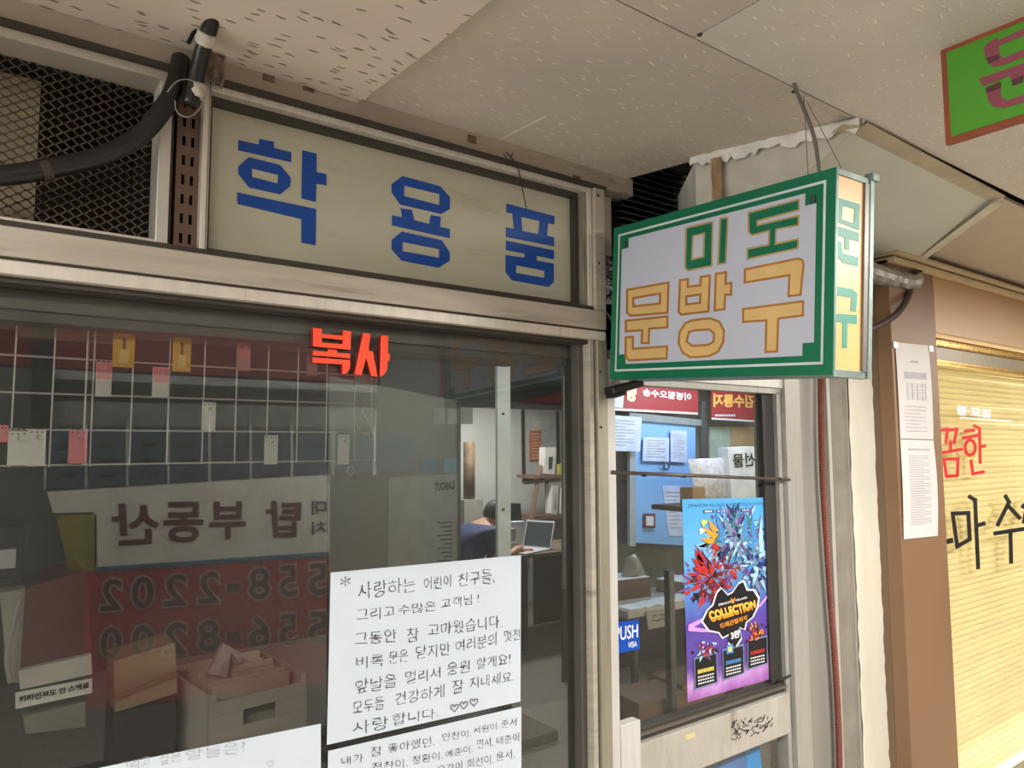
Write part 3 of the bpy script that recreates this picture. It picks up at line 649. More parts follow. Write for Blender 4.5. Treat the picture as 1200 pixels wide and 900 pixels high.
def shard(k, u, v, l, w, an, lift):
    ca, sa = math.cos(an), math.sin(an); A = .5
    t = (u+l*ca, v+l*sa*A*1.0); n = (-sa*w, ca*w*A)
    bend = (u+l*.45*ca - n[0]*1.3, v+l*.45*sa*A - n[1]*1.3)
    art[k].poly([PU(u+n[0], v+n[1], lift), PU(*t, lift), PU(bend[0], bend[1], lift), PU(u-n[0], v-n[1], lift)])
lift = .0004
for k in range(60):      # pale glow patches behind
    a = rnd.random()*6.28; shard('ice', .52+.05*math.cos(a), .22, .16+.2*rnd.random(), .05, a, lift)
for k in range(900):
    lift += .0000022
    side = rnd.random()
    if side < .42: cx, cy, sx, sy = .62, .20, .15, .07; pal = ['sky', 'navy', 'steel', 'ice', 'navy', 'steel', 'plum', 'teal']
    elif side < .72: cx, cy, sx, sy = .80, .37, .11, .065; pal = ['steel', 'navy', 'ice', 'steel', 'plum', 'navy', 'sky']
    else: cx, cy, sx, sy = .32, .41, .16, .055; pal = ['red', 'dred', 'dred', 'plum', 'black', 'red', 'steel']
    u = min(.95, max(.05, rnd.gauss(cx, sx*.72))); v = min(.5, max(.09, rnd.gauss(cy, sy*.9)))
    a = math.atan2((v-cy)*2.2, u-cx) + rnd.gauss(0, .6)
    shard(rnd.choice(pal), u, v, .04+.11*rnd.random()**2*1.4, .007+.016*rnd.random(), a, lift)
for u, v, l, a, kk in ((.2, .34, .2, -2.0, 'red'), (.22, .36, .2, -2.4, 'red'), (.18, .33, .16, -1.7, 'red'), (.25, .38, .18, -2.7, 'red'), (.36, .2, .2, -2.5, 'orange'), (.36, .17, .15, -2.2, 'orange'), (.33, .22, .16, -2.9, 'orange'), (.2, .13, .07, -.4, 'yellow'), (.17, .17, .07, -.2, 'white'), (.45, .2, .3, -1.9, 'sky'), (.7, .22, .34, -1.5, 'sky'), (.83, .25, .36, -1.7, 'sky'), (.9, .3, .4, -1.55, 'ice'), (.55, .18, .2, -2.2, 'steel'), (.5, .26, .2, 2.4, 'navy')):
    shard(kk, u, v, l, .028, a, lift+.0002)
zz = lift+.0003
def pp_(k, pts, lf, par='s'): art[k].poly([PU(u, v, lf) for u, v in pts])
pp_('lilac', [(.02,.625),(.2,.60),(.22,.615),(.08,.64),(.2,.66),(.3,.67),(.3,.685),(.18,.675),(.02,.655)], zz)
pp_('lilac', [(.98,.53),(.84,.59),(.86,.60),(.99,.545)], zz)
# dark crest with white rim
cr_o = [(.18,.62),(.24,.57),(.3,.55),(.35,.49),(.4,.47),(.47,.51),(.53,.50),(.6,.46),(.66,.45),(.7,.50),(.78,.505),(.84,.55),(.82,.60),(.76,.645),(.68,.665),(.66,.70),(.6,.685),(.62,.74),(.54,.785),(.46,.75),(.47,.71),(.4,.72),(.36,.69),(.25,.67)]
def tris(k, pts, lf):
    art[k].area([PU(u, v, lf) for u, v in pts])
tris('white', [(u+(u-.5)*.07, v+(v-.61)*.07) for u, v in cr_o], zz+.0001); tris('black', cr_o, zz+.0002)
for u0, txt, k_, rows in ((.08, '3탄 CARD BOX', 'yellow', 3), (.40, 'CHARACTER CARD', 'sky', 3), (.70, 'BOOSTER', 'red', 3)):
    v0 = {.08: .80, .40: .79, .70: .77}[u0]; w = .24
    tris('steel', [(u0-.008, v0-.008), (u0+w+.008, v0-.012), (u0+w+.008, v0+.142), (u0-.008, v0+.150)], zz+.0001)
    tris('black', [(u0, v0), (u0+w, v0-.004), (u0+w, v0+.136), (u0, v0+.142)], zz+.0002)
    for c in range(8): pp_(k_, [(u0+.03+c*.023, v0+.055), (u0+.046+c*.023, v0+.055), (u0+.046+c*.023, v0+.074), (u0+.03+c*.023, v0+.074)], zz+.0004)
    for r in range(rows):
        for c in range(7):
            uu = u0+.03+c*.026; vv = v0+.088+r*.016; pp_('white', [(uu, vv), (uu+.018, vv), (uu+.018, vv+.007), (uu, vv+.007)], zz+.0004)
for k in range(110):      # bursts above the three boxes
    c = rnd.choice(((.2, .77), (.82, .73), (.19, .765), (.82, .735))); a = rnd.random()*6.28
    shard(rnd.choice(['steel', 'dred', 'red', 'plum', 'ice', 'black'] if c[0] < .5 else ['gold', 'red', 'dred', 'black', 'orange']), c[0]+rnd.gauss(0, .05), c[1]+rnd.gauss(0, .018), .05*rnd.random()+.02, .01, a, zz+.0003+k*.000002)
pp_('sky', [(.44,.765),(.52,.765),(.52,.81),(.44,.81)], zz+.0005); pp_('yellow', [(.46,.775),(.50,.775),(.50,.80),(.46,.80)], zz+.0007)
text_quad(art['gold'], 'COLLECTION', [PU(.23, .575, zz+.0006), PU(.80, .555, zz+.0006), PU(.82, .605, zz+.0006), PU(.27, .635, zz+.0006)], .05)
text_quad(art['yellow'], 'COLLECTION', [PU(.24, .578, zz+.0008), PU(.79, .558, zz+.0008), PU(.80, .590, zz+.0008), PU(.27, .618, zz+.0008)], .015)
text_quad(art['gold'], '드래곤빌리지', [PU(.36, .648, zz+.0006), PU(.70, .628, zz+.0006), PU(.69, .655, zz+.0006), PU(.38, .675, zz+.0006)], .03)
text_quad(art['white'], '3탄', [PU(.49, .70, zz+.0006), PU(.61, .695, zz+.0006), PU(.60, .735, zz+.0006), PU(.50, .742, zz+.0006)], .04)
text_quad(art['white'], 'DRAGON   VILLAGE', [PU(.36, .545, zz+.0006), PU(.70, .53, zz+.0006), PU(.70, .54, zz+.0006), PU(.36, .557, zz+.0006)], .02)
pp_('gold', [(.50,.525),(.53,.535),(.56,.523),(.54,.555),(.52,.556)], zz+.0007)
text_quad(art['navy'], 'DRAGON VILLAGE CARD COLLECTION', [PU(.06, .025, .0003), PU(.93, .025, .0003), PU(.93, .042, .0003), PU(.06, .042, .0003)])
for i, k_ in enumerate(('navy', 'dred', 'black', 'black')):
    u = .22+i*.145; pp_(k_, [(u, .058), (u+.12, .057), (u+.12, .074), (u, .075)], .0004)
    for c in range(4): pp_('white', [(u+.02+c*.022, .061), (u+.034+c*.022, .061), (u+.034+c*.022, .071), (u+.02+c*.022, .071)], .0006)
names = dict(ice='pale_shards', sky='blue_print', navy='navy_print', steel='steel_print', red='red_print', dred='dark_red_print', orange='orange_print', plum='plum_print', black='black_print', white='white_print', yellow='yellow_print', lilac='lilac_print', teal='teal_print', gold='gold_print')
for k, mb in art.items():
    if mb.v: mb.build(names[k], PC[k], po)
# ================================================================== RIGHT OF DOOR
wr_ = struct('wall_right', (2.6, 0, 0))
bx(2.33, 2.525, -.01, .05, 0, 2.0).build('grey_channel', GREY, wr_)
bx(2.505, 2.525, -.028, -.01, 0, 2.0).build('channel_lip', M('pale_lip', (172, 170, 162), .5, 0, .08, 8), wr_, .002)
bx(2.525, 2.545, -.002, .05, 0, 2.0).build('dark_joint', M('crack_black', (30, 28, 26), .9), wr_)
bx(2.545, 2.66, -.012, .05, 0, 2.05).build('grey_render', M('rough_grey_render', (128, 122, 112), .85, 0, .15, 10, .8, 25), wr_)
lumpy(2.66, 2.93, 0, 2.1, -.02, .006, 10, 60, 21).build('cream_pillar', M('cream_pillar_plaster', (206, 202, 188), .75, 0, .08, 5, .5, 24, (1, 1, .4), grime=((206, 184, 152), 2.5, .55, .6)), wr_, smooth=True)
bx(2.66, 2.93, -.018, .05, 0, 2.1).build('pillar_core', CREAM, wr_)
# corrugated conduit
def corrugated(pts, r, pitch, mat, nm, par=None, n=10):
    P = smooth_path(pts, 24); seg = [P[0]]; acc = 0
    L_ = [0]
    for a, b in zip(P, P[1:]): L_.append(L_[-1]+(b-a).length)
    out = []; rad = []; t = 0; i = 0
    while t < L_[-1]:
        while i < len(P)-2 and L_[i+1] < t: i += 1
        u = (t-L_[i])/max(1e-9, L_[i+1]-L_[i]); out.append(P[i].lerp(P[i+1], u)); rad.append(r if len(rad) % 2 else r*.84); t += pitch/2
    return MB().tube(out, rad, n).build(nm, mat, par, smooth=False)
RED = M('red_brown_conduit', (116, 58, 46), .45, 0, .15, 8)
tag(corrugated([at(963, 380, -.035), at(962, 470, -.035), at(964, 560, -.035), at(969, 640, -.035), at(973, 700, -.035), at(979, 780, -.035), at(983, 860, -.035), at(984, 940, -.035), at(985, 1100, -.035)], .0115, .007, RED, 'conduit'), 'red brown corrugated conduit running down beside the door', 'conduit')
tag(corrugated([at(1068, 332, -.09), at(1063, 350, -.13), at(1048, 370, -.16), at(1020, 386, -.18), at(985, 395, -.18)], .0125, .008, M('dark_brown_conduit', (62, 44, 40), .5), 'conduit'), 'short dark brown corrugated hose curving behind the hanging sign', 'conduit')
# crumpled foil duct
rnd = random.Random(31); P = [at(960, 300, -.1), at(1000, 312, -.1), at(1030, 322, -.1), at(1058, 330, -.1), at(1072, 328, -.1)]
mb = MB(); q = smooth_path(P, 6); mb.tube(q, [.035+.006*rnd.random() for _ in q], 12)
fo = mb.build('foil_duct', M('grey_foil', (168, 166, 160), .32, .5, .15, 20, .9, 30), smooth=False); tag(fo, 'crumpled grey foil duct under the ceiling patch', 'duct')
tag(MB().tube([at(1048, 335, -.09), at(1052, 342, -.09)], .008, 8).tube([at(1070, 322, -.12), at(1082, 316, -.12)], [.012, .004], 8).build('duct_clamp', BLACK), 'dark torn clamp at the end of foil duct', 'clamp')
# ------------------------------------------------------------------ brown shop
YB = -.10
OR = M('tan_laminate', (186, 148, 104), .45, 0, .05, 3, .05, 30); ORD = M('brown_laminate', (112, 90, 70), .5, 0, .05, 3); OR2 = M('tan_pillar', (128, 98, 72), .5, 0, .06, 2)
bs = struct('wall_shop', (3.5, YB, 0)); bs.name = 'wall_side'
xp0, xp1 = 2.84, at(1106, 600, YB).x
bx(2.935, xp0+.12, YB-.0, .05, 0, 2.46).build('pillar_core', ORD, bs)
bx(xp0+.0005, xp0+.010, YB+.05, .0, 0, 2.47).build('pillar_side', ORD, bs)
bx(xp0, xp1, YB-.006, YB+.05, 0, 2.47).build('pillar_face', OR2, bs, .002)
bx(xp1, 5.6, YB-.006, YB+.06, 2.215, 2.455).build('fascia', OR, bs, .002)
bx(xp0, 5.6, YB-.03, YB+.06, 2.455, 2.478).build('cornice', M('cream_cornice', (214, 196, 160), .5), bs, .003)
bx(xp0, 5.6, YB-.05, YB+.06, 2.485, 2.50).build('cornice', M('cream_cornice_top', (206, 188, 154), .5), bs, .003)
bx(xp1, 5.6, YB+.054, YB+.06, 0, 2.215).build('reveal_back', BLACK, bs)
bs2 = struct('window_3', (4, -.05, .3))
bx(xp1, 5.6, YB+.035, YB+.05, 2.112, 2.17).build('valance', M('grey_valance', (128, 116, 96), .4, .2), bs2)
mb = MB()
GOLDM = M('gilt_bead', (196, 160, 88), .3, .7, .25, 60)
bd = MB()
for k in range(170):
    x = xp1+.01+k*.0125
    bd.box(-.0062, .0062, -.007, .007, -.012, .012, Matrix.Translation((x, YB+.028, 2.182)) @ Matrix.Rotation(.6*(1 if k % 2 else -1), 4, 'Y'))
bd.build('gilt_moulding', GOLDM, bs2, kind='stuff', label='gold beaded moulding')
bd = MB()
for k in range(190): bd.box(xp1+.005+k*.011, xp1+.013+k*.011, YB+.025, YB+.038, 2.098, 2.110)
bd.build('gilt_beads', GOLDM, bs2, kind='stuff')
MB().box(xp1, 5.6, YB+.03, YB+.034, 2.090, 2.097).box(xp1, 5.6, YB+.03, YB+.034, 2.168, 2.172).build('gilt_edge', GOLDM, bs2)
SL = M('cream_blind_slat', (236, 229, 200), .6, 0, .03, 4, translucent=.5)
rnd = random.Random(8)
for k in range(70):
    z = 2.085 - k*.026; a = .014*rnd.random()+.003; t = rnd.uniform(-.004, .004)
    MB().slab([(xp1, YB+.10+.004, z+.026), (5.2, YB+.10+.004+t*.4, z+.026+t*1.5), (5.2, YB+.10-.005+t*.4, z-.002+t*1.5), (xp1, YB+.10-.005, z-.002)], (0, .0012, 0)).build('blind_slat', SL, bs2)
bx(xp1, 5.6, YB+.052, YB+.0535, .5, 2.09).build('glass_pane', glass_mat('shop_glass', (.96, .96, .93), .7, .02), bs2)
bx(xp1, 5.6, .0, .25, 2.215, 2.25).build('box_top', CREAM, bs2); bx(xp1, 5.6, .24, .26, 0, 2.25).build('lit_interior', M('lit_cream_interior', (255, 241, 206), .8, 0, .02, emit=2.2), bs2); bx(xp1-.02, xp1, YB+.06, .25, 0, 2.25).build('box_side', CREAM, bs2); bx(5.6, 5.62, YB, .25, 0, 2.5).build('box_side', CREAM, bs2)
for o in list(bpy.data.objects):
    if o.name.startswith('reveal_back'): bpy.data.objects.remove(o)
# lettering on the window, plus a painted reflection of a pink sign
GP = lambda a, b: at(a, b, YB+.0505)
Z8 = (1090, 460, 4.09)
def zs(ls): return [zoompts(Z8, l) for l in ls]
def circ(cx, cy, rx, ry, n=16): return [(cx+rx*math.cos(6.2832*k/n), cy+ry*math.sin(6.2832*k/n)) for k in range(n+1)]
mb = MB(); strokes(mb, GP, zs([[(48,183),(82,176),(76,238)], [(95,180),(128,176),(115,240)], [(97,236),(99,280)], [(52,290),(150,272)], [(66,320),(133,318),(131,398),(78,402),(66,320)],
   [(168,186),(208,180)], [(158,218),(226,206)], circ(192, 264, 24, 36), [(212,160),(236,172),(240,335)], [(240,262),(262,255)], [(196,328),(205,390),(255,380)]]), 3.7)
rl_ = mb.build('red_lettering', M('red_vinyl', (206, 40, 44), .4)); tag(rl_, 'red painted lettering on the blind-lit shop window', 'lettering')
mb = MB(); strokes(mb, GP, zs([[(108,580),(183,577),(190,703),(130,738),(108,580)], [(190,500),(215,515),(230,838)], [(225,638),(257,628)], [(362,498),(378,525),(325,632)], [(376,545),(428,600)], [(312,675),(442,655)], [(385,670),(388,812)], [(470,500),(450,620)]]), 4.8)
strokes(mb, GP, zs([[(80,714),(100,710)], [(448,545),(480,560)]]), 6)
tag(mb.build('black_lettering', BLACK), 'black painted lettering below the red letters', 'lettering')
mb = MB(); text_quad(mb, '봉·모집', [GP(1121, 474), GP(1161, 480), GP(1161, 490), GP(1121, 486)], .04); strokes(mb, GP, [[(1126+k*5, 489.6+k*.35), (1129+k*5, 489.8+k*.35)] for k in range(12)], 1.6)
tag(mb.build('small_lettering', M('pink_sign_reflection', (255, 225, 236), .4, emit=.3)), 'small painted reflection of a pink sign above the red letters', 'lettering')  # reflected pink sign painted onto the glass, with a slight glow
# two notices on the tan pillar
def sheet(nm, label, cat, q, y, mat=WHITE, bow=.006, n=8):
    t = thing(nm, label, cat, at(*q[3], y)); mb = MB(); TL, TR, BR, BL = [at(*p, y) for p in q]
    for j in range(n+1):
        for i in range(n+1):
            u, v = i/n, j/n; p = (TL*(1-u)+TR*u)*(1-v)+(BL*(1-u)+BR*u)*v
            p.y -= bow*math.sin(math.pi*v)*(.4+.6*u)
            mb.v.append(tuple(p))
    for j in range(n):
        for i in range(n): a = j*(n+1)+i; mb.f.append((a, a+1, a+n+2, a+n+1))
    mb.build('paper', mat, t, smooth=True)
    def Q(u, v, l=.0012):
        p = (TL*(1-u)+TR*u)*(1-v)+(BL*(1-u)+BR*u)*v; p.y -= bow*math.sin(math.pi*v)*(.4+.6*u)+l; return p
    return t, Q
NP = M('notice_paper', (206, 203, 202), .6, 0, .03, 4)
def lines(mb, Q, u0, u1, v0, v1, n, h=.35):
    for k in range(n):
        v = v0+(v1-v0)*k/n; e = u1 - (.3*(k % 3 == 2))*(u1-u0); mb.poly([Q(u0, v), Q(e, v), Q(e, v+(v1-v0)/n*h), Q(u0, v+(v1-v0)/n*h)])
t, Q = sheet('notice', 'upper white printed notice on tan pillar', 'notice', [(1049, 401), (1088, 405), (1094, 515), (1055, 514)], YB-.009, NP, .004)
mb = MB(); lines(mb, Q, .4, .62, .18, .2, 1, 1); lines(mb, Q, .2, .85, .30, .37, 1, 1); lines(mb, Q, .15, .8, .66, .95, 8, .2); mb.build('print', PRINT, t)
mb = MB(); lines(mb, Q, .25, .8, .42, .6, 8, .15)
for u in (.25, .4, .55, .7, .8): mb.poly([Q(u, .42), Q(u+.012, .42), Q(u+.012, .6), Q(u, .6)])
mb.build('printed_table', PRINT, t)
for u in (-.05, 1.02): mb = MB().poly([Q(u, .0), Q(u+.12, .0), Q(u+.12, .06), Q(u, .06)]); mb.build('tape', M('clear_tape', (214, 196, 150), .2), t)
t, Q = sheet('notice', 'lower white printed notice taped under the first', 'notice', [(1055, 515), (1094, 516), (1099, 628), (1059, 632)], YB-.009, NP, .007)
mb = MB(); lines(mb, Q, .2, .85, .09, .11, 1, 1); lines(mb, Q, .2, .8, .16, .88, 30, .35); mb.build('print', PRINT, t)
# ================================================================== HANDWRITTEN NOTES ON THE WINDOW
Yn = .0145
Zn = (370, 640, 3.4615); Zm = (380, 820, 4.8); Zq = (90, 840, 4.0)
def quad(z, pts, y): return [at(*p, y) for p in zoompts(z, pts)]
t, Q = sheet('handwritten_note', 'large handwritten farewell letter taped to the shop window', 'note', [(387.5, 671), (610.5, 650.5), (610, 822), (383, 873)], Yn, WHITE, .0)
INKM = MB(); yi = Yn-.0010
for body, q in (('사랑하는', [(170,150),(405,125),(405,185),(170,218)]), ('어린이', [(440,128),(548,115),(548,165),(440,178)]), ('친구들,', [(578,112),(725,88),(725,155),(578,165)]),
    ('그리고', [(165,255),(322,240),(322,285),(165,305)]), ('수많은', [(335,240),(488,222),(488,262),(335,280)]), ('고객님 !', [(508,215),(662,190),(662,232),(508,252)]),
    ('그동안', [(158,350),(328,335),(328,388),(158,405)]), ('참', [(370,335),(418,330),(418,385),(370,390)]), ('고마웠습니다.', [(455,318),(755,278),(755,330),(455,368)]),
    ('비록', [(165,452),(275,435),(275,485),(165,497)]), ('문은', [(297,428),(375,418),(375,465),(297,475)]), ('닫지만', [(408,408),(545,388),(545,440),(408,460)]), ('여러분의', [(568,385),(732,350),(732,405),(568,430)]), ('멋진', [(765,345),(828,335),(828,378),(765,388)]),
    ('앞날을', [(162,545),(328,515),(328,570),(162,600)]), ('멀리서', [(365,510),(505,490),(505,535),(365,560)]), ('응원', [(532,475),(625,460),(625,510),(532,525)]), ('할게요!', [(652,455),(790,432),(790,480),(652,500)]),
    ('모두들', [(150,632),(278,608),(278,660),(150,685)]), ('건강하게', [(322,598),(520,562),(520,615),(322,645)]), ('잘', [(553,550),(600,540),(600,592),(553,600)]), ('지내세요.', [(625,535),(803,505),(803,550),(625,580)]),
    ('사랑', [(148,712),(295,688),(295,740),(148,765)]), ('합니다.', [(312,680),(495,655),(495,695),(312,730)]), ('*', [(100,125),(140,120),(140,160),(100,165)])):
    text_quad(INKM, body, quad(Zn, q, yi), -.012, wob=.05)
for cx, cy in ((563, 656), (601, 645), (642, 633)):
    pts = [(cx, cy+16), (cx-16, cy-2), (cx-12, cy-12), (cx-4, cy-12), (cx, cy-4), (cx+6, cy-14), (cx+15, cy-12), (cx+15, cy-2), (cx, cy+16)]
    strokes(INKM, lambda a, b: at(a, b, yi), [zoompts(Zn, pts)], .9)
INKM.build('handwriting', INK, t)
t, Q = sheet('handwritten_note', 'second handwritten letter listing children, below the large letter', 'note', [(384.5, 880), (611, 828), (611, 1010), (381, 1060)], Yn, WHITE, .0)
m2 = MB()
for body, q in (('내가', [(97,325),(220,300),(220,350),(97,368)]), ('참', [(260,270),(325,258),(325,310),(260,320)]), ('좋아했던.', [(358,250),(620,205),(620,260),(358,300)]), ('민찬이.', [(665,190),(825,165),(825,212),(665,232)]), ('서원이.', [(838,155),(985,125),(985,165),(838,195)]), ('준서', [(997,118),(1080,100),(1080,145),(997,160)]),
    ('정찬이.', [(270,355),(468,330),(468,380),(270,410)]), ('정환이.', [(495,318),(665,288),(665,335),(495,365)]), ('예준이.', [(682,290),(835,250),(835,300),(682,325)]), ('민서.', [(862,225),(950,208),(950,262),(862,275)]), ('태준이', [(970,212),(1095,185),(1095,235),(970,252)]),
    ('희선이.', [(803,335),(952,305),(952,360),(803,385)]), ('윤서.', [(968,298),(1070,275),(1070,330),(968,345)]), ('요간이', [(635,372),(775,345),(775,395),(635,420)])):
    text_quad(m2, body, quad(Zm, q, yi), -.012, wob=.05)
m2.build('handwriting', INK, t)
t, Q = sheet('handwritten_note', 'lowest left white note with faint pencil writing', 'note', [(60, 911), (376, 848), (376, 1010), (60, 1060)], Yn, WHITE, .0)
m3 = MB()
for body, q in (('그리고', [(200,212),(345,180),(345,225),(200,260)]), ('싶은', [(385,175),(490,160),(490,205),(385,225)]), ('말들은?', [(515,160),(790,108),(790,165),(515,205)]), ('♡', [(890,210),(925,203),(925,235),(890,240)])):
    text_quad(m3, body, quad(Zq, q, yi), -.012, wob=.05)
m3.build('handwriting', INKL, t)
# ------------------------------------------------------------------ orange letters
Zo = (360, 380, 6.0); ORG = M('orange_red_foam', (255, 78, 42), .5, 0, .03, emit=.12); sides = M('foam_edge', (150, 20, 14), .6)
oo = [[([(42,25),(105,33),(103,68),(250,80),(250,42),(308,50),(305,180),(42,155)], [[(103,95),(250,110),(248,140),(103,128)]]),
       ([(42,185),(145,193),(148,175),(210,182),(210,200),(302,208),(302,240),(38,218)], []),
       ([(38,232),(302,252),(300,310),(280,345),(248,350),(248,282),(38,270)], [])],
      [([(392,62),(447,68),(430,185),(462,192),(495,368),(450,362),(415,235),(380,360),(332,352)], []),
       ([(518,78),(570,82),(568,205),(582,208),(580,255),(566,258),(562,320),(540,355),(510,370)], [])]]
for k, pieces in enumerate(oo):
    t = thing('foam_letter', ['orange foam letter, left of the pair stuck on the window', 'orange foam letter, right of the pair stuck on the window'][k], 'letter', at(*[(385, 438), (430, 440)][k], .01), 'orange letters on the shop window')
    for o, hls in pieces:
        o2 = zoompts(Zo, o); h2 = [zoompts(Zo, h) for h in hls]
        fc = MB().area([at(*p, .004) for p in o2], [[at(*p, .004) for p in h] for h in h2]).build('letter_face', ORG, t)
        # foam depth behind the face
        bp_ = MB().area([at(*p, .0045) for p in o2], [[at(*p, .0045) for p in h] for h in h2], (0, .012, 0)); bp_.build('foam_body', sides, t)
# ================================================================== WIRE GRID WITH CARDS (inside the glass)
YR = .10; wire = M('white_coated_wire', (196, 190, 182), .4, .2, .06)
wg = thing('wire_grid', 'white wire display grid hanging inside the shop window', 'display rack', at(200, 543, YR))
xr = at(439, 500, YR).x; zts = [at(200, y, YR).z for y in (388, 427, 466, 505, 543)]
vx = [at(px, 470, YR).x for px in (-60, -20, 15, 61, 108, 154, 197, 238, 276, 313, 348, 382, 415)]+[xr]
for z in zts: MB().tube([(vx[0]-.05, YR, z), (xr, YR, z)], .0019, 6).build('horizontal_wire', wire, wg)
for x in vx: MB().tube([(x, YR-.004, zts[-1]-.003), (x, YR-.004, zts[0]+.003)], .0017, 6).build('vertical_wire', wire, wg)
MB().tube([(vx[4]-.012, YR-.006, zts[-1]), (vx[4]-.012, YR-.006, zts[0]+.02), (vx[4]-.012, YR+.0, 2.0)], .002, 6).build('suspension_rod', wire, wg)
MB().tube([(xr-.012, YR-.006, zts[-2]), (xr-.012, YR-.006, zts[0]+.1)], .002, 6).build('suspension_rod', wire, wg)
MB().tube([(vx[-1], YR, zts[0]), (vx[-1], YR, zts[0]+.08)], .0016, 6).build('suspension_rod', wire, wg)
hk = MB().tube(smooth_path([at(419, 500, YR-.02), at(423, 507, YR-.02), at(432, 508, YR-.02), at(434, 498, YR-.02), at(424, 482, YR-.02), at(428, 477, YR-.02), at(437, 480, YR-.01)], 6), .0016, 6)
tag(hk.build('s_hook', wire), 'white wire S hook at the right end of the grid', 'hook')
hk = MB().tube(smooth_path([at(412, 545, YR-.01), at(415, 552, YR-.01), at(411, 557, YR-.01), at(407, 553, YR-.01), at(409, 546, YR-.01)], 6), .0012, 6)
tag(hk.build('wire_ring', wire), 'small wire ring hanging below the grid', 'hook')
YEL = M('yellow_card', (206, 170, 40), .5); PNK = M('pink_card', (214, 120, 122), .5); WCR = M('white_card', (206, 206, 194), .5); SAL = M('dusty_pink', (170, 130, 124), .5)
cards = [((133, 386), (157, 431), YEL, None, 'yellow hook card, left of two on the grid'), ((203, 392), (223, 436), YEL, None, 'yellow hook card, right of two on the grid'),
 ((113, 424), (130, 465), WCR, PNK, 'pink and white card left below the first yellow card'), ((179, 430), (197, 466), WCR, PNK, 'pink and white card between the yellow cards'),
 ((278, 401), (293, 435), SAL, PNK, 'pink card on the top row right of yellow cards'), ((237, 471), (252, 506), WCR, None, 'white card alone in the third row of the grid'),
 ((310, 510), (325, 544), WCR, None, 'white card in bottom row, second from right'), ((396, 509), (409, 544), WCR, None, 'white card at the lower right end of the grid'),
 ((81, 504), (101, 543), PNK, None, 'solid pink card in bottom row of the grid'), ((10, 505), (31, 545), WCR, None, 'white card in bottom row at far left'), ((33, 503), (52, 546), WCR, None, 'crumpled white card beside the far left card'), ((360, 405), (372, 440), SAL, None, 'faded card behind the first orange letter'), ((-4, 498), (9, 518), PNK, None, 'pale pink card at the frame edge')]
for a, b, m1, m2_, lab in cards:
    t = thing('hook_card', lab, 'card', at(a[0], b[1], YR-.015), 'cards hung on the wire grid')
    q0 = at(*a, YR-.012); q1 = at(b[0], b[1], YR-.012); zt_ = q0.z; zb0 = q1.z
    bx(q0.x, q1.x, YR-.0130, YR-.0118, zb0, zt_).build('card', m1, t)
    if m2_: bx(q0.x+.001, q1.x-.001, YR-.0140, YR-.0131, (zb0+zt_)/2, zt_-.001).build('pink_top', m2_, t)
    cx = (q0.x+q1.x)/2; w = q1.x-q0.x
    if m1 is YEL:
        mb = MB().box(cx-w*.06, cx+w*.06, YR-.0145, YR-.0132, zt_-.045, zt_-.02); mb.lathe((cx, YR-.014, zt_-.018), [(.003, -.002), (.003, .002)], 8)
        mb.build('slot', M('slot_brown', (90, 70, 20), .6), t)
        bx(cx-w*.22, cx+w*.22, YR-.017, YR-.0132, zb0+.008, zb0+.034).build('blister', M('pale_blister', (216, 196, 110), .3), t)
    else:
        MB().tube([(cx, YR-.011, zt_-.014), (cx, YR-.024, zt_-.016), (cx, YR-.030, zt_-.010)], .0014, 6).build('peg', wire, t)
        for k in (-.3, 0, .3): MB().tube([(cx+w*k, YR-.014, zt_-.006), (cx+w*k, YR-.004, zt_+.004)], .0011, 6).build('clip_ring', BLACK, t)
# dark fixtures above the grid, inside
sm(bx(-1.2, 1.3, .12, .30, 1.99, 2.03).build('trim_5', M('inner_soffit', (118, 110, 102), .7)))
fx = thing('ceiling_lamp_housing', 'long pale lamp housing inside along the window head', 'lamp', at(480, 400, .14))
a = at(395, 388, .09); b = at(566, 405, .09)
bx(a.x, b.x, .08, .13, a.z-.035, a.z-.012).build('housing', M('pale_housing', (150, 144, 132), .5), fx, .003)
bx(a.x+.02, b.x-.02, .085, .10, a.z-.012, a.z-.004).build('channel', M('housing_grey', (110, 104, 98), .5), fx)
for px in (432, 478, 528): p = at(px, 392, .085); bx(p.x-.008, p.x+.008, .07, .085, a.z-.03, a.z-.006).build('clip', M('clip_pale', (176, 172, 160), .4), fx)
tb2 = bx(at(20, 370, .2).x, at(130, 375, .2).x, .13, .16, 1.958, 1.985).build('rolled_tube', M('rolled_paper_tube', (150, 136, 116), .7)); tag(tb2, 'pale strip lying above the wire grid at left', 'strip')
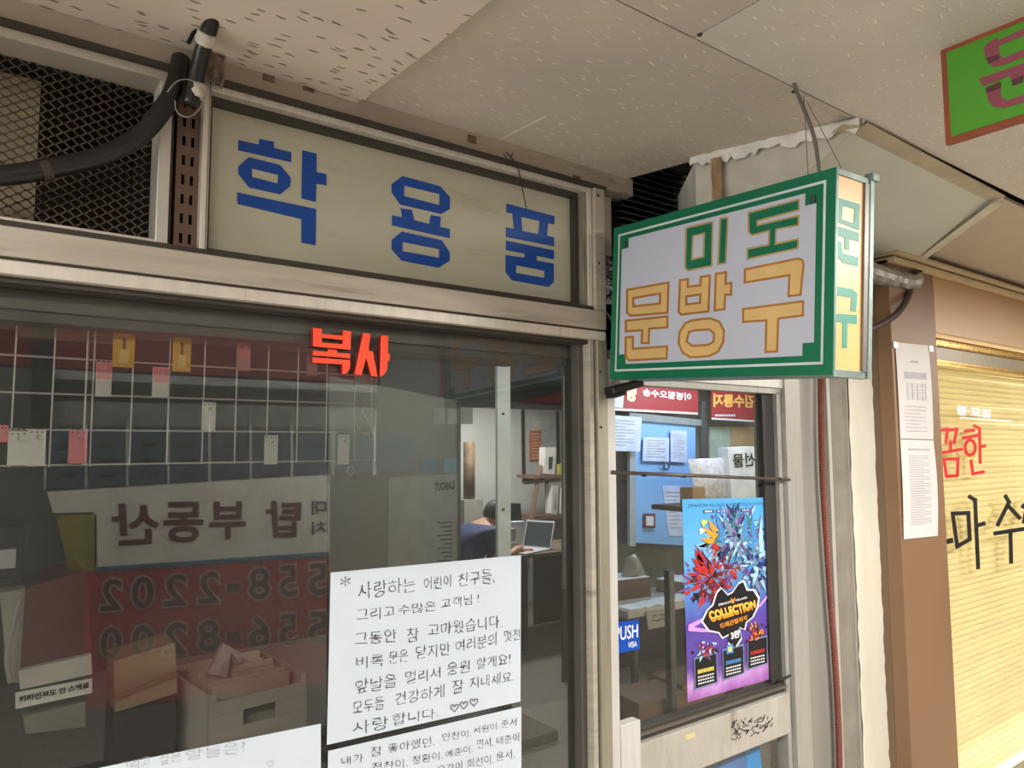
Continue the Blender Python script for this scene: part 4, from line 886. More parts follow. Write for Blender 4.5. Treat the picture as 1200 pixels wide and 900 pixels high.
# ================================================================== INTERIOR, LOWER LEFT
PL = M('cream_plastic', (186, 178, 164), .5, 0, .04); 
def open_box(nm, lab, cat, c, w, d, h, rot, mat, th=.006, slot=True, contents=True):
    t = thing(nm, lab, cat, c); R4 = Matrix.Translation(c) @ Matrix.Rotation(rot, 4, 'Z')
    mb = MB()
    mb.box(-w/2, w/2, -d/2, d/2, 0, th, R4).box(-w/2, -w/2+th, -d/2, d/2, 0, h, R4).box(w/2-th, w/2, -d/2, d/2, 0, h, R4).box(-w/2, w/2, d/2-th, d/2, 0, h, R4)
    sw, s0, s1 = w*.16, h*.70, h*.82
    if slot:      # front wall with grip hole and lowered lip
        mb.box(-w/2, w/2, -d/2, -d/2+th, 0, s0, R4).box(-w/2, -sw, -d/2, -d/2+th, s0, s1, R4).box(sw, w/2, -d/2, -d/2+th, s0, s1, R4).box(-w/2, w/2, -d/2, -d/2+th, s1, h*.93, R4).box(-w/2, -w*.42, -d/2, -d/2+th, h*.93, h, R4).box(w*.42, w/2, -d/2, -d/2+th, h*.93, h, R4)
    else: mb.box(-w/2, w/2, -d/2, -d/2+th, 0, h, R4)
    mb.build('box_wall', mat, t, .002)
    if slot: MB().box(-w*.42, w*.42, -d/2-.003, -d/2, h*.60, h*.615, R4).build('ridge', mat, t)
    return t, R4
c = at(292, 900, .50); cx_, cz_ = c.x, .88
t, R4 = open_box('storage_box', 'cream plastic file box with grip hole holding papers', 'box', (at(290, 800, .45).x, .55, .86), .26, .30, .30, .12, PL)
rnd = random.Random(3)
for k in range(6):
    a = -.10+k*.035
    MB().box(-.10, .10, a, a+.006, .05, .30+.02*rnd.random(), R4 @ Matrix.Rotation(.1*rnd.uniform(-1, 1), 4, 'X')).build('file', M('manila_sheet', (186, 176, 152), .7), t)
MB().tube([R4 @ Vector(p) for p in ((-.06, -.02, .30), (-.03, 0, .36), (.0, .0, .33), (.04, .02, .31))], [.03, .02, .018, .01], 7).build('crumpled_bag', M('pale_plastic', (170, 166, 156), .4), t)
tag(bx(cx_-.6, cx_+.28, .34, .95, .80, .86).build('counter', M('dark_counter', (46, 34, 32), .5)), 'dark counter top inside below the window', 'counter')
# cardboard piece
p = [at(133, 775, .5), at(205, 753, .5), at(208, 812, .5), at(135, 835, .5)]
t = thing('cardboard_carton', 'tilted open cardboard carton left of the file box', 'box', p[3])
MB().slab(p, (0, .12, 0)).build('carton_side', M('cardboard', (150, 134, 104), .8, 0, .08), t)
MB().slab([at(135, 815, .49), at(207, 787, .49), at(207, 792, .49), at(135, 820, .49)], (0, .004, 0)).build('tape', M('brown_tape', (130, 108, 76), .4), t)
cp_ = at(133, 835, .5); cq_ = at(208, 812, .5)
cr_ = thing('dark_crate', 'dark crate under the tilted cardboard carton', 'crate', (cp_.x, .5, .86)); bx(cp_.x, cq_.x, .5, .62, .86, cp_.z-.002).build('crate_body', M('crate_dark', (52, 38, 36), .7), cr_, .003)
# magazine rack
t = thing('magazine_rack', 'white rack of books with printed front label, lower left', 'rack', at(60, 880, .4))
def Qp(a, y=.4): return [at(*p, y) for p in a]
MB().slab(Qp([(22, 786), (107, 767), (108, 790), (24, 808)]), (0, .22, 0)).build('book_stack', M('white_books', (186, 182, 170), .6), t)
MB().slab(Qp([(18, 812), (108, 795), (108, 812), (18, 831)], .39), (0, .004, 0)).build('front_label', M('label_white', (206, 204, 196), .5), t)
mb = MB(); text_quad(mb, '따따만져도 안 스페셜', Qp([(23, 816), (104, 799), (104, 806), (23, 824)], .388), .04); mb.build('lettering', BLACK, t)
MB().slab(Qp([(28, 840), (100, 822), (100, 852), (30, 860)], .41), (0, .2, 0)).build('grey_block', M('grey_block', (126, 122, 112), .6), t)
MB().slab(Qp([(30, 690), (100, 668), (108, 764), (24, 784)], .42), (0, .2, 0)).build('red_cover_books', M('dark_red_books', (92, 40, 40), .5), t)
MB().tube(smooth_path(Qp([(12, 800), (8, 770), (14, 740), (24, 700)], .38), 5), .005, 8).build('rack_wire', M('pale_wire', (150, 146, 138), .4), t)
MB().slab(Qp([(0, 695), (30, 690), (24, 800), (10, 800)], .43), (0, .1, 0)).build('white_side', M('offwhite_side', (150, 146, 132), .6), t)
# copier at left
t = thing('printer', 'black office printer at the left edge inside the window', 'printer', at(0, 690, .45))
p0 = at(-90, 690, .45); p1 = at(33, 615, .45)
bx(p0.x, p1.x, .45, .85, p0.z, p1.z).build('body', M('printer_black', (26, 26, 28), .35), t, .01)
bx(p0.x, p1.x-.02, .44, .45, p1.z-.09, p1.z-.05).build('paper_tray', M('printer_silver', (190, 192, 194), .25, .3), t)
bx(p0.x, p1.x-.05, .445, .45, p1.z-.03, p1.z-.02).build('trim_strip', M('printer_silver2', (170, 172, 176), .25, .3), t)
bx(p0.x, p1.x-.08, .46, .8, p1.z, p1.z+.12).build('red_box', M('maroon_carton', (92, 44, 46), .6), t)
# ================================================================== INTERIOR, BACK: MAN AT THE DESK
YM = 3.9
hx = at(575, 600, YM)
desk = thing('desk', 'cluttered work desk at the back of the shop', 'desk', (hx.x+.75, YM, 0))
dz_ = at(620, 643, YM).z
bx(hx.x+.12, hx.x+1.7, YM-.30, YM+.35, dz_-.03, dz_).build('top', M('desk_top', (110, 100, 88), .5), desk, .004)
for a in (.16, 1.6): bx(hx.x+a, hx.x+a+.05, YM-.26, YM+.3, 0, dz_-.03).build('leg', M('desk_side', (60, 52, 46), .6), desk)
bx(hx.x+.3, hx.x+1.6, YM-.24, YM-.22, .2, dz_-.03).build('modesty_panel', M('desk_front', (52, 46, 42), .6), desk)
lp = thing('laptop', 'open silver laptop with dark screen on the desk', 'laptop', at(618, 640, YM-.12))
lc = at(618, 642, YM-.12); ALP = M('laptop_silver', (214, 216, 220), .35, .3)
R4 = Matrix.Translation((lc.x, YM-.12, dz_)) @ Matrix.Rotation(math.radians(18), 4, 'Z')
bx(-.22, .14, -.14, .12, 0, .016, R4).build('keyboard_base', ALP, lp, .003)
Rs = R4 @ Matrix.Translation((.14, 0, .014)) @ Matrix.Rotation(math.radians(18), 4, 'Y')
bx(0, .010, -.155, .155, 0, .25, Rs).build('screen_lid', ALP, lp, .003); bx(-.002, 0, -.142, .142, .015, .235, Rs).build('screen', M('laptop_screen', (62, 74, 80), .15), lp)
# the man
mn = thing('person', 'man in navy short sleeved shirt bent over the desk behind glass', 'person', (hx.x-.12, YM, .0))
def skin_body(nm, nodes, edges, mat, par, sub=2):
    me = bpy.data.meshes.new(nm); me.from_pydata([n[0] for n in nodes], edges, []); o = bpy.data.objects.new(nm, me); COL.objects.link(o)
    o.modifiers.new('skin', 'SKIN'); 
    if not me.skin_vertices: me.attributes  # layer is created with the modifier
    return o, me
def skin(nm, nodes, edges, mat, par, root=0, sub=2):
    bm = bmesh.new(); ly = bm.verts.layers.skin.verify(); vs = []
    for p, r in nodes:
        v = bm.verts.new(p); v[ly].radius = (r, r) if not isinstance(r, tuple) else r; vs.append(v)
    vs[root][ly].use_root = True
    for a, b in edges: bm.edges.new((vs[a], vs[b]))
    me = bpy.data.meshes.new(nm); bm.to_mesh(me); bm.free(); me.materials.append(mat)
    o = bpy.data.objects.new(nm, me); COL.objects.link(o)
    s = o.modifiers.new('skin', 'SKIN'); s.use_smooth_shade = True
    b = o.modifiers.new('sub', 'SUBSURF'); b.levels = sub; b.render_levels = sub
    if par is not None: o.parent = par; o.matrix_parent_inverse = wm(par).inverted()
    return o
HX = at(577, 602, YM).x; HZ = at(577, 602, YM).z
SKN = M('skin', (190, 146, 118), .55, 0, .04); NAVY = M('navy_shirt', (46, 60, 104), .75, 0, .12, 14, .3, 40); HAIR = M('black_hair', (26, 23, 22), .6, 0, .3, 80, .8, 120); TRS = M('dark_trousers', (40, 40, 46), .8)
bxx, hz = HX-.27, .50         # hips
sh = (HX-.13, YM, HZ-.125)     # shoulder line centre
def V(x, y, z): return (x, y, z)
body = skin('body', [(V(bxx, YM, hz), .13), (V(bxx-.03, YM, hz+.20), .125), (V((bxx+sh[0])/2-.05, YM, (hz+sh[2])/2+.14), .14), (V(sh[0]-.02, YM, sh[2]-.03), .12), (V(sh[0]+.045, YM, sh[2]+.05), .052), (V(HX+.005, YM, HZ-.05), .056),
   (V(sh[0], YM-.17, sh[2]-.03), .062), (V(sh[0]+.05, YM-.24, sh[2]-.27), .046), (V(sh[0]+.26, YM-.20, dz_+.045), .034), (V(sh[0]+.32, YM-.19, dz_+.035), .026),
   (V(sh[0], YM+.17, sh[2]-.03), .062), (V(sh[0]+.06, YM+.24, sh[2]-.27), .046), (V(sh[0]+.28, YM+.18, dz_+.045), .034), (V(sh[0]+.34, YM+.17, dz_+.035), .026),
   (V(bxx+.05, YM-.09, hz-.02), .10), (V(bxx+.42, YM-.11, hz-.02), .072), (V(bxx+.42, YM-.11, .09), .045), (V(bxx+.56, YM-.12, .045), .035),
   (V(bxx+.05, YM+.09, hz-.02), .10), (V(bxx+.42, YM+.11, hz-.02), .072), (V(bxx+.42, YM+.11, .09), .045), (V(bxx+.56, YM+.12, .045), .035)],
   [(0,1),(1,2),(2,3),(3,4),(4,5),(3,6),(6,7),(7,8),(8,9),(3,10),(10,11),(11,12),(12,13),(0,14),(14,15),(15,16),(16,17),(0,18),(18,19),(19,20),(20,21)], SKN, mn)
# clothing over the body
skin('shirt', [(V(bxx, YM, hz), .15), (V(bxx-.03, YM, hz+.20), .148), (V((bxx+sh[0])/2-.05, YM, (hz+sh[2])/2+.14), .162), (V(sh[0]-.02, YM, sh[2]-.03), .142), (V(sh[0]+.02, YM, sh[2]+.02), .075),
   (V(sh[0], YM-.18, sh[2]-.035), .082), (V(sh[0]+.04, YM-.235, sh[2]-.19), .072), (V(sh[0], YM+.18, sh[2]-.035), .082), (V(sh[0]+.04, YM+.235, sh[2]-.19), .072)],
   [(0,1),(1,2),(2,3),(3,4),(3,5),(5,6),(3,7),(7,8)], NAVY, mn)
skin('trousers', [(V(bxx, YM, hz-.02), .155), (V(bxx+.06, YM-.09, hz-.02), .115), (V(bxx+.42, YM-.11, hz-.02), .085), (V(bxx+.42, YM-.11, .12), .06), (V(bxx+.06, YM+.09, hz-.02), .115), (V(bxx+.42, YM+.11, hz-.02), .085), (V(bxx+.42, YM+.11, .12), .06)], [(0,1),(1,2),(2,3),(0,4),(4,5),(5,6)], TRS, mn)
# head, face looking down
def ellipsoid(nm, c, r, rot, mat, par, warp=None, n=20, m_=14):
    mb = MB(); 
    for j in range(m_+1):
        th = math.pi*j/m_
        for i in range(n):
            ph = 2*math.pi*i/n; v = Vector((math.sin(th)*math.cos(ph), math.sin(th)*math.sin(ph), math.cos(th)))
            if warp: v = warp(v)
            v = Vector((v.x*r[0], v.y*r[1], v.z*r[2])); mb.v.append(tuple(rot @ v + Vector(c)))
    for j in range(m_):
        for i in range(n): k = (i+1) % n; mb.f.append((j*n+i, j*n+k, (j+1)*n+k, (j+1)*n+i))
    return mb.build(nm, mat, par, smooth=True)
RH = Matrix.Rotation(math.radians(48), 3, 'Y')     # face (+x) tips down
def facew(v):
    s = 1.0
    if v.z < -.2: s = 1-.28*(-v.z-.2)
    x = v.x*s
    if abs(v.y) < .28 and -.35 < v.z < .12 and v.x > 0: x += .22*(1-abs(v.y)/.28)*(.12-v.z)/.47   # nose
    if abs(v.y) < .5 and .08 < v.z < .3 and v.x > 0: x -= .05                                   # eye sockets
    return Vector((x, v.y*s, v.z))
HC = Vector((HX+.015, YM, HZ+.0))
ellipsoid('head', HC, (.092, .076, .118), RH, SKN, mn, facew)
for s in (-1, 1):
    ellipsoid('ear', HC+RH @ Vector((-.005, s*.077, -.005)), (.018, .009, .028), RH, SKN, mn, None, 10, 8)
    ellipsoid('eye', HC+RH @ Vector((.080, s*.03, .012)), (.010, .012, .007), RH, BLACK, mn, None, 8, 6)
ellipsoid('mouth', HC+RH @ Vector((.080, 0, -.062)), (.008, .022, .005), RH, M('lips', (150, 86, 78), .5), mn, None, 10, 6)
def hairw(v):
    if v.x > .35 and v.z < .45: return Vector((v.x*.55, v.y*.9, max(v.z, -.1)*.9))
    return v
ellipsoid('hair', HC+RH @ Vector((-.012, 0, .018)), (.096, .083, .116), RH, HAIR, mn, hairw)
for s in (-1, 1):      # hands with separate fingers resting on the desk
    hb = Vector((sh[0]+(.32 if s < 0 else .34), YM+s*.18, dz_+.030)); nodes = [((hb.x-.03, hb.y, hb.z+.003), .024), ((hb.x+.035, hb.y, hb.z-.004), (.032, .014))]; ed = [(0, 1)]
    skin('palm', nodes, ed, SKN, mn, 0, 1)
    for k, ln in enumerate((.062, .072, .067, .052)):
        y0 = hb.y+(k-1.5)*.018; skin('finger', [((hb.x+.035, y0, hb.z-.003), .009), ((hb.x+.055+ln*.3, y0*1.0+(k-1.5)*.003, hb.z+.004), .0082), ((hb.x+.045+ln, y0+(k-1.5)*.004, hb.z-.016), .0072)], [(0,1),(1,2)], SKN, mn, 0, 1)
    skin('thumb', [((hb.x-.005, hb.y-s*.028, hb.z), .011), ((hb.x+.025, hb.y-s*.050, hb.z-.003), .0095), ((hb.x+.052, hb.y-s*.052, hb.z-.012), .008)], [(0,1),(1,2)], SKN, mn, 0, 1)
st_ = thing('stool', 'dark stool under the man at the desk', 'stool', (bxx, YM, 0))
MB().lathe((bxx, YM, .30), [(.18, 0), (.19, .03), (.18, .05)], 20).build('seat', BLACK, st_)
for a in range(4):
    q = a*math.pi/2+.6; MB().tube([(bxx+.10*math.cos(q), YM+.10*math.sin(q), .30), (bxx+.18*math.cos(q), YM+.18*math.sin(q), 0)], .012, 8).build('leg', ALUD, st_)
# white post standing in front of the man
q0 = at(583, 400, 2.6).x; q1 = at(598, 400, 2.6).x
sp_ = thing('white_post', 'tall white post beside the bent man', 'post', ((q0+q1)/2, 2.6, 0))
bx(q0, q1, 2.6, 2.63, at(590, 662, 2.6).z, at(590, 401, 2.6).z).build('stile', M('pale_post', (212, 220, 216), .5, emit=.0), sp_, .003)
bx(q0, q1, 2.6, 2.63, 0.003, at(590, 662, 2.6).z).build('stile_foot', DARKWALL, sp_)
for py in (485, 597): p = at(590, py, 2.598); MB().box(p.x-.012, p.x+.006, 2.592, 2.6, p.z-.007, p.z+.007).build('catch', BLACK, sp_)
# things on the white back wall
def flatq(nm, lab, cat, q, y, mat, th=.01, par=None):
    mb = MB().slab([at(*p, y) for p in q], (0, th, 0))
    o = mb.build(nm, mat, par)
    if par is None: tag(o, lab, cat)
    return o
YW = 5.17
wb = thing('whiteboard', 'black edged whiteboard on the bright back wall', 'board', at(640, 560, YW))
flatq('panel', '', '', [(615, 480), (653, 482), (653, 560), (616, 562)], YW, M('board_white', (190, 192, 194), .3), .02, wb)
for q in ([(612, 480), (615, 480), (616, 562), (613, 562)], [(652, 482), (655, 482), (656, 560), (653, 560)], [(613, 560), (656, 557), (656, 561), (613, 564)]): flatq('edge', '', '', q, YW-.01, BLACK, .02, wb)
flatq('orange_chart', 'orange striped chart on the whiteboard', 'chart', [(621, 505), (634, 504), (634, 539), (621, 540)], YW-.02, M('orange_print', (196, 110, 70), .6, 0, .5, 5, stretch=(1, 1, 14)))
mb = MB()
for k in range(9): mb.poly([at(*p, YW-.024) for p in ((622+(k%2), 508+k*3.5), (633-(k%3), 507.5+k*3.5), (633-(k%3), 508.7+k*3.5), (622+(k%2), 509.2+k*3.5))])
mb.build('chart_lines', M('chart_cream', (214, 190, 160), .6), bpy.data.objects['orange_chart'])
flatq('pinned_paper', 'pale paper pinned above the orange chart', 'paper', [(624, 489), (643, 488), (643, 503), (624, 505)], YW-.02, M('offwhite_paper', (206, 206, 196), .6))
kp = thing('kraft_roll', 'brown patterned kraft paper roll standing by the wall', 'roll', at(550, 590, 4.7))
p = at(549, 585, 4.7); pt_ = at(549, 518, 4.7)
MB().tube([(p.x, 4.7, p.z), (pt_.x, 4.7, pt_.z)], .052, 14).build('roll', M('kraft_paper', (104, 86, 64), .7, 0, .6, 10), kp, smooth=True)
MB().tube([(p.x+.07, 4.72, p.z), (p.x+.07, 4.72, pt_.z)], .018, 10).build('inner_roll', M('kraft_dark', (110, 84, 56), .7), kp, smooth=True)
MB().box(p.x-.1, p.x+.12, 4.62, 4.8, 0.003, p.z).build('base_box', M('base_grey', (150, 148, 140), .7), kp)
# three small papers and tall grey door with mirrored print
cb = thing('grey_panel_door', 'tall grey panel door covered with notices', 'cabinet', at(480, 660, 3.0))
YD = 3.0
flatq('door_leaf', '', '', [(385, 440), (537, 470), (537, 1180), (385, 1270)], YD, M('grey_leaf', (112, 112, 104), .6, 0, .05), .03, cb)
flatq('frame', '', '', [(537, 470), (540, 470), (540, 700), (537, 700)], YD-.01, M('leaf_edge', (70, 68, 64), .6), .03, cb)
for k, px in enumerate((508, 524, 540)):
    flatq('note_sheet', ['small square paper, left of three above the grey door', 'small square paper, middle of three above the grey door', 'small square paper, right of three above the grey door'][k], 'paper', [(px, 478), (px+14, 478), (px+14, 497), (px, 497)], YD-.004, M('dull_paper', (132, 132, 124), .6), .002)
nt_ = flatq('notice_sheet', 'large grey notice with reversed heading on panel door', 'notice', [(455, 560), (537, 555), (536, 690), (454, 690)], YD-.004, M('grey_notice', (136, 136, 130), .6), .003)
mb = MB(); text_quad(mb, 'ILABOUT', [at(*p, YD-.006) for p in ((509, 566), (533, 563), (533, 573), (509, 576))], .05, mirror=True)
for k in range(12): mb.poly([at(*p, YD-.006) for p in ((512+(k%3)*4, 612+k*5), (530, 611+k*5), (530, 612.5+k*5), (512+(k%3)*4, 613.5+k*5))])
mb.build('print', M('dark_print', (70, 70, 66), .6), nt_)
flatq('blue_sticker', 'blue framed sticker on grey panel door', 'sticker', [(520, 537), (536, 536), (536, 553), (520, 554)], YD-.004, M('blue_grey_sticker', (104, 134, 142), .6), .003)
flatq('blue_label', 'wide blue label left of the framed sticker', 'sticker', [(492, 538), (515, 537), (515, 552), (492, 553)], YD-.004, M('blue_label', (88, 108, 116), .6), .003)
# A-frame shelf with bags
YS = 4.6
sf = thing('wooden_shelf', 'leaning wooden ladder shelf with bags at the back', 'shelf', at(650, 610, YS))
WD = M('reddish_wood', (116, 86, 70), .6, 0, .2, 6, stretch=(1, 1, .2))
def bar(a, b, r, y, nm, mat, par, y2=None): MB().tube([at(*a, y), at(*b, y2 or y)], r, 4).build(nm, mat, par)
bar((633, 545), (622, 612), .03, YS, 'leg', WD, sf); bar((640, 555), (643, 605), .03, YS+.2, 'leg', WD, sf); bar((622, 612), (612, 720), .03, YS, 'leg', WD, sf)
for py in (557, 604): flatq('shelf_board', '', '', [(626, py), (670, py-1), (670, py+3), (626, py+4)], YS-.05, WD, .3, sf)
for k, (x0_, y0_, x1_, y1_, lab) in enumerate(((638, 524, 652, 556, 'white paper bag with dark picture on the upper shelf'), (646, 568, 655, 603, 'white bag with a dark figure on the lower shelf'), (657, 572, 666, 603, 'pale bag beside the figured bag, lower shelf'))):
    t = thing('bag', lab, 'bag', at(x0_, y1_, YS-.02))
    flatq('bag_body', '', '', [(x0_+1, y0_), (x1_, y0_), (x1_-2, y1_), (x0_, y1_-1)], YS-.02, M('bag_white', (210, 210, 204), .6), .1, t)
    if k < 2: flatq('picture', '', '', [(x0_+5, y0_+12), (x1_-4, y0_+11), (x1_-5, y1_-7), (x0_+5, y1_-6)], YS-.024, M('picture_dark', (72, 72, 74), .6), .003, t)
flatq('yellow_pack', 'small yellow green pack on the upper shelf', 'pack', [(655, 545), (662, 543), (662, 556), (655, 557)], YS-.02, M('yellow_green', (180, 180, 90), .6), .06)
# desk clutter
mn2 = thing('monitor', 'black desk telephone box behind the laptop', 'device', at(600, 640, YM+.2)); 
flatq('body', '', '', [(592, 590), (610, 590), (612, 613), (594, 614)], YM+.25, BLACK, .1, mn2); flatq('paper_stack', 'white sheets lying by the laptop', 'papers', [(594, 612), (616, 611), (612, 616), (592, 617)], YM+.12, WHITE, .08)
flatq('mug', 'small grey cup by the laptop', 'cup', [(595, 620), (605, 620), (604, 634), (596, 634)], YM+.05, M('cup_grey', (150, 140, 132), .5), .06)
# ================================================================== BEHIND THE DOOR GLASS
YQ = 2.6
rg = struct('window_4', (4.6, YQ, 0))
def fq(nm, q, y, mat, th=.01, par=None, kind=None): return flatq(nm, '', '', q, y, mat, th, par if par is not None else rg)
REDB = M('red_banner', (150, 40, 46), .5, 0, .05)
bl = M('pale_blue_door', (126, 176, 232), .5, 0, .06, 2)
fq('rear_wall', [(660, 440), (905, 440), (905, 690), (660, 690)], YQ+.2, M('rear_grey', (108, 108, 104), .6), .02)
fq('rear_wall_low', [(660, 690), (905, 690), (905, 1150), (660, 1000)], YQ+.2, M('rear_brown', (70, 58, 50), .6), .02)
fq('blue_door_leaf', [(745, 485), (815, 492), (815, 640), (745, 636)], YQ+.05, bl, .03)
fq('door_frame_side', [(738, 485), (745, 485), (745, 640), (738, 640)], YQ+.03, M('cool_frame', (150, 160, 170), .5), .03)
fq('door_frame_top', [(738, 483), (822, 492), (822, 499), (738, 492)], YQ+.02, M('cool_frame_top', (128, 136, 140), .5), .03)
fq('frame_post', [(822, 470), (829, 470), (829, 620), (822, 620)], YQ+.02, M('dark_frame_post', (60, 62, 66), .5), .03)
fq('pale_panel', [(832, 500), (858, 500), (858, 560), (832, 560)], YQ+.1, M('sage_panel', (150, 170, 160), .6), .02)
fq('tan_blind', [(858, 500), (884, 500), (884, 545), (858, 545)], YQ+.08, M('tan_blind', (164, 142, 108), .6), .02)
t = thing('shop_banner', 'wide dark red banner seen reversed through the door glass', 'banner', at(760, 485, YQ))
fq('sheet', [(700, 440), (818, 448), (818, 486), (700, 480)], YQ, REDB, .01, t); fq('pale_edge', [(700, 477), (818, 483.5), (818, 486), (700, 480)], YQ-.004, M('banner_edge', (206, 190, 190), .5), .003, t)
mb = MB(); fx_ = lambda a, b: at(a, b, YQ-.006)
text_quad(mb, '이병필오수송', [fx_(753, 455), fx_(810, 461), fx_(810, 470), fx_(753, 464)], .03, mirror=True); mb.build('lettering', M('banner_white', (226, 222, 228), .5), t)
mb = MB(); text_quad(mb, '방', [fx_(733, 450), fx_(746, 451), fx_(746, 471), fx_(733, 470)], .06, mirror=True); mb.build('round_letter', M('banner_cream', (236, 210, 170), .5), t)
fq('white_end', [(700, 450), (732, 452), (730, 478), (700, 476)], YQ-.004, M('banner_pale', (196, 200, 214), .5), .003, t)
t = thing('shop_banner', 'small red banner with yellow reversed letters by the dark post', 'banner', at(860, 492, YQ-.05))
fq('sheet', [(834, 440), (884, 444), (884, 494), (834, 491)], YQ-.05, REDB, .01, t); fq('pale_edge', [(834, 489.5), (884, 492.5), (884, 494.5), (834, 491.5)], YQ-.055, WHITE, .003, t)
for px in (838, 880): p = at(px, 440, YQ-.045); MB().tube([(p.x, YQ-.045, p.z-.01), (p.x, YQ-.045, 2.47)], .004, 6).build('hanging_rod', ALUD, t)
mb = MB(); g_ = lambda a, b: at(a, b, YQ-.057)
text_quad(mb, '김수롱지', [g_(836, 461), g_(884, 463), g_(884, 478), g_(836, 477)], .04, mirror=True); mb.build('lettering', M('banner_yellow', (228, 178, 92), .5), t)
mb = MB()
for k in range(9): mb.poly([g_(838+k*2.7, 485.5), g_(840+k*2.7, 485.6), g_(840+k*2.7, 488), g_(838+k*2.7, 488)])
mb.build('small_print', WHITE, t)
BP = M('bluish_paper', (186, 200, 232), .6)
def notice2(lab, q, y, rows, mat=BP):
    t = thing('notice_sheet', lab, 'notice', at(*q[3], y)); flatq('paper', '', '', q, y, mat, .002, t)
    mb = MB(); TL, TR, BR, BL = [at(*p, y-.003) for p in q]
    def Q(u, v): return (TL*(1-u)+TR*u)*(1-v)+(BL*(1-u)+BR*u)*v
    lines(mb, Q, .15, .85, .12, .9, rows, .3); mb.build('print', PRINT, t)
notice2('large pale notice left of the blue door', [(700, 485), (752, 489), (750, 529), (700, 528)], YQ-.02, 9)
notice2('white notice with a heading on the blue door', [(754, 512), (784, 513), (784, 541), (753, 540)], YQ+.02, 7)
notice2('narrow list sheet at right on the blue door', [(786, 504), (805, 505), (805, 542), (786, 541)], YQ+.02, 12)
notice2('long white notice hanging below the cross bar', [(776, 569), (800, 569), (801, 628), (784, 628)], YQ+.045, 10)
rn = thing('door_ring', 'black ring pull on the blue door', 'handle', at(781, 551, YQ)); MB().tube([at(781+3.0*math.cos(k*.628), 546.5+4.2*math.sin(k*.628), YQ+.01) for k in range(11)], .007, 6, False).build('ring', BLACK, rn)
t = thing('framed_sign', 'small red framed sign low on the blue door', 'sign', at(761, 620, YQ)); flatq('frame', '', '', [(755, 602), (768, 602), (768, 619), (755, 619)], YQ+.03, M('dark_red_frame', (112, 54, 60), .5), .01, t); flatq('card', '', '', [(757.5, 605), (766, 605), (766, 616), (757.5, 616)], YQ+.025, WHITE, .003, t)
# table with papers and boxes
YT = 2.0
tz = .735
tt = thing('folding_table', 'white folding table piled with papers behind the door', 'table', (3.85, YT, 0))
bx(3.30, 4.75, 1.80, 2.25, tz-.05, tz).build('top', M('table_white', (150, 148, 144), .5), tt, .006)
for x in (3.40, 4.62):
    for y in (1.85, 2.2): bx(x-.018, x+.018, y-.018, y+.018, 0.002, tz-.05).build('leg', ALUD, tt)
rnd = random.Random(17)
def carton(x, y, z, w, d, h, rot, lab, mat, lid=WHITE, grp=None, nm='carton', cat='box'):
    t = thing(nm, lab, cat, (x, y, z), grp); R = Matrix.Translation((x, y, z)) @ Matrix.Rotation(rot, 4, 'Z')
    bx(-w/2, w/2, -d/2, d/2, 0, h, R).build('body', mat, t, .002); bx(-w/2+.004, w/2-.004, -d/2+.004, d/2-.004, h, h+.003, R).build('top_sheet', lid, t); return t
GB = M('grey_brown_carton', (112, 100, 88), .7); DB = M('dark_brown_carton', (74, 56, 46), .7)
carton(4.05, 2.0, tz, .24, .30, .085, .2, 'low grey carton with white papers on the table', GB)
carton(3.62, 2.15, tz, .28, .22, .13, -.1, 'dark carton with white lid at the table left', DB)
carton(4.47, 2.13, tz, .34, .16, .17, .1, 'wide brown carton at the back of the table', DB, M('lilac_papers', (180, 184, 220), .6))
for k in range(5):
    x = 3.42+.115*k; R = Matrix.Translation((x, 1.87, tz+.001)) @ Matrix.Rotation(rnd.uniform(-.4, .4), 4, 'Z')
    o = bx(-.09, .09, -.06, .06, 0, .004+.002*k, R).build('loose_sheet', WHITE); tag(o, ['white sheet nearest the door stile on the folding table', 'second white sheet from the left on the folding table', 'middle white sheet of five on the folding table', 'fourth white sheet from the left on the folding table', 'last white sheet, nearest the poster, on the folding table'][k], 'paper', 'sheets spread on the folding table')
t = thing('table_sign', 'small handwritten sign hanging from the table edge', 'sign', at(770, 735, 1.79)); MB().slab([at(*p, 1.79) for p in ((757, 717), (784, 714), (787, 732), (760, 738))], (0, .003, 0)).build('sheet', M('grey_sheet', (130, 126, 122), .6), t)
mb = MB(); strokes(mb, lambda a, b: at(a, b, 1.786), [[(765, 722), (769, 721)], [(772, 721), (779, 720)], [(764, 727), (770, 728), (775, 725), (781, 726)]], 1.1); mb.build('lettering', BLACK, t)
# plastic bags and the gift bag
def pbag(lab, q, y, mat, seed):
    t = thing('plastic_bag', lab, 'bag', at(*q[3], y)); rnd = random.Random(seed); mb = MB(); TL, TR, BR, BL = [at(*p, y) for p in q]; n = 9
    for s in (0, 1):
        for j in range(n+1):
            for i in range(n+1):
                u, v = i/n, j/n; p = (TL*(1-u)+TR*u)*(1-v)+(BL*(1-u)+BR*u)*v
                bul = math.sin(math.pi*u)*math.sin(math.pi*min(1, v*.9+.05))*.06
                edge = i in (0, n) or j in (0, n)
                p.y += (-1 if s == 0 else 1)*(bul + (0 if edge else .012*rnd.random())); mb.v.append(tuple(p))
    k = (n+1)**2
    for s in (0, 1):
        for j in range(n):
            for i in range(n): a = s*k+j*(n+1)+i; mb.f.append((a, a+1, a+n+2, a+n+1))
    mb.build('bag_body', mat, t, smooth=True); return t
PLS = M('clear_plastic', (190, 188, 198), .25, 0, .2, 30, .8, 20)
pbag('crumpled clear plastic bag above the poster top', [(806, 538), (851, 536), (852, 588), (818, 592)], 2.2, PLS, 5)
t = thing('gift_bag', 'white gift bag with black reversed lettering by the poster', 'bag', at(870, 580, 2.15))
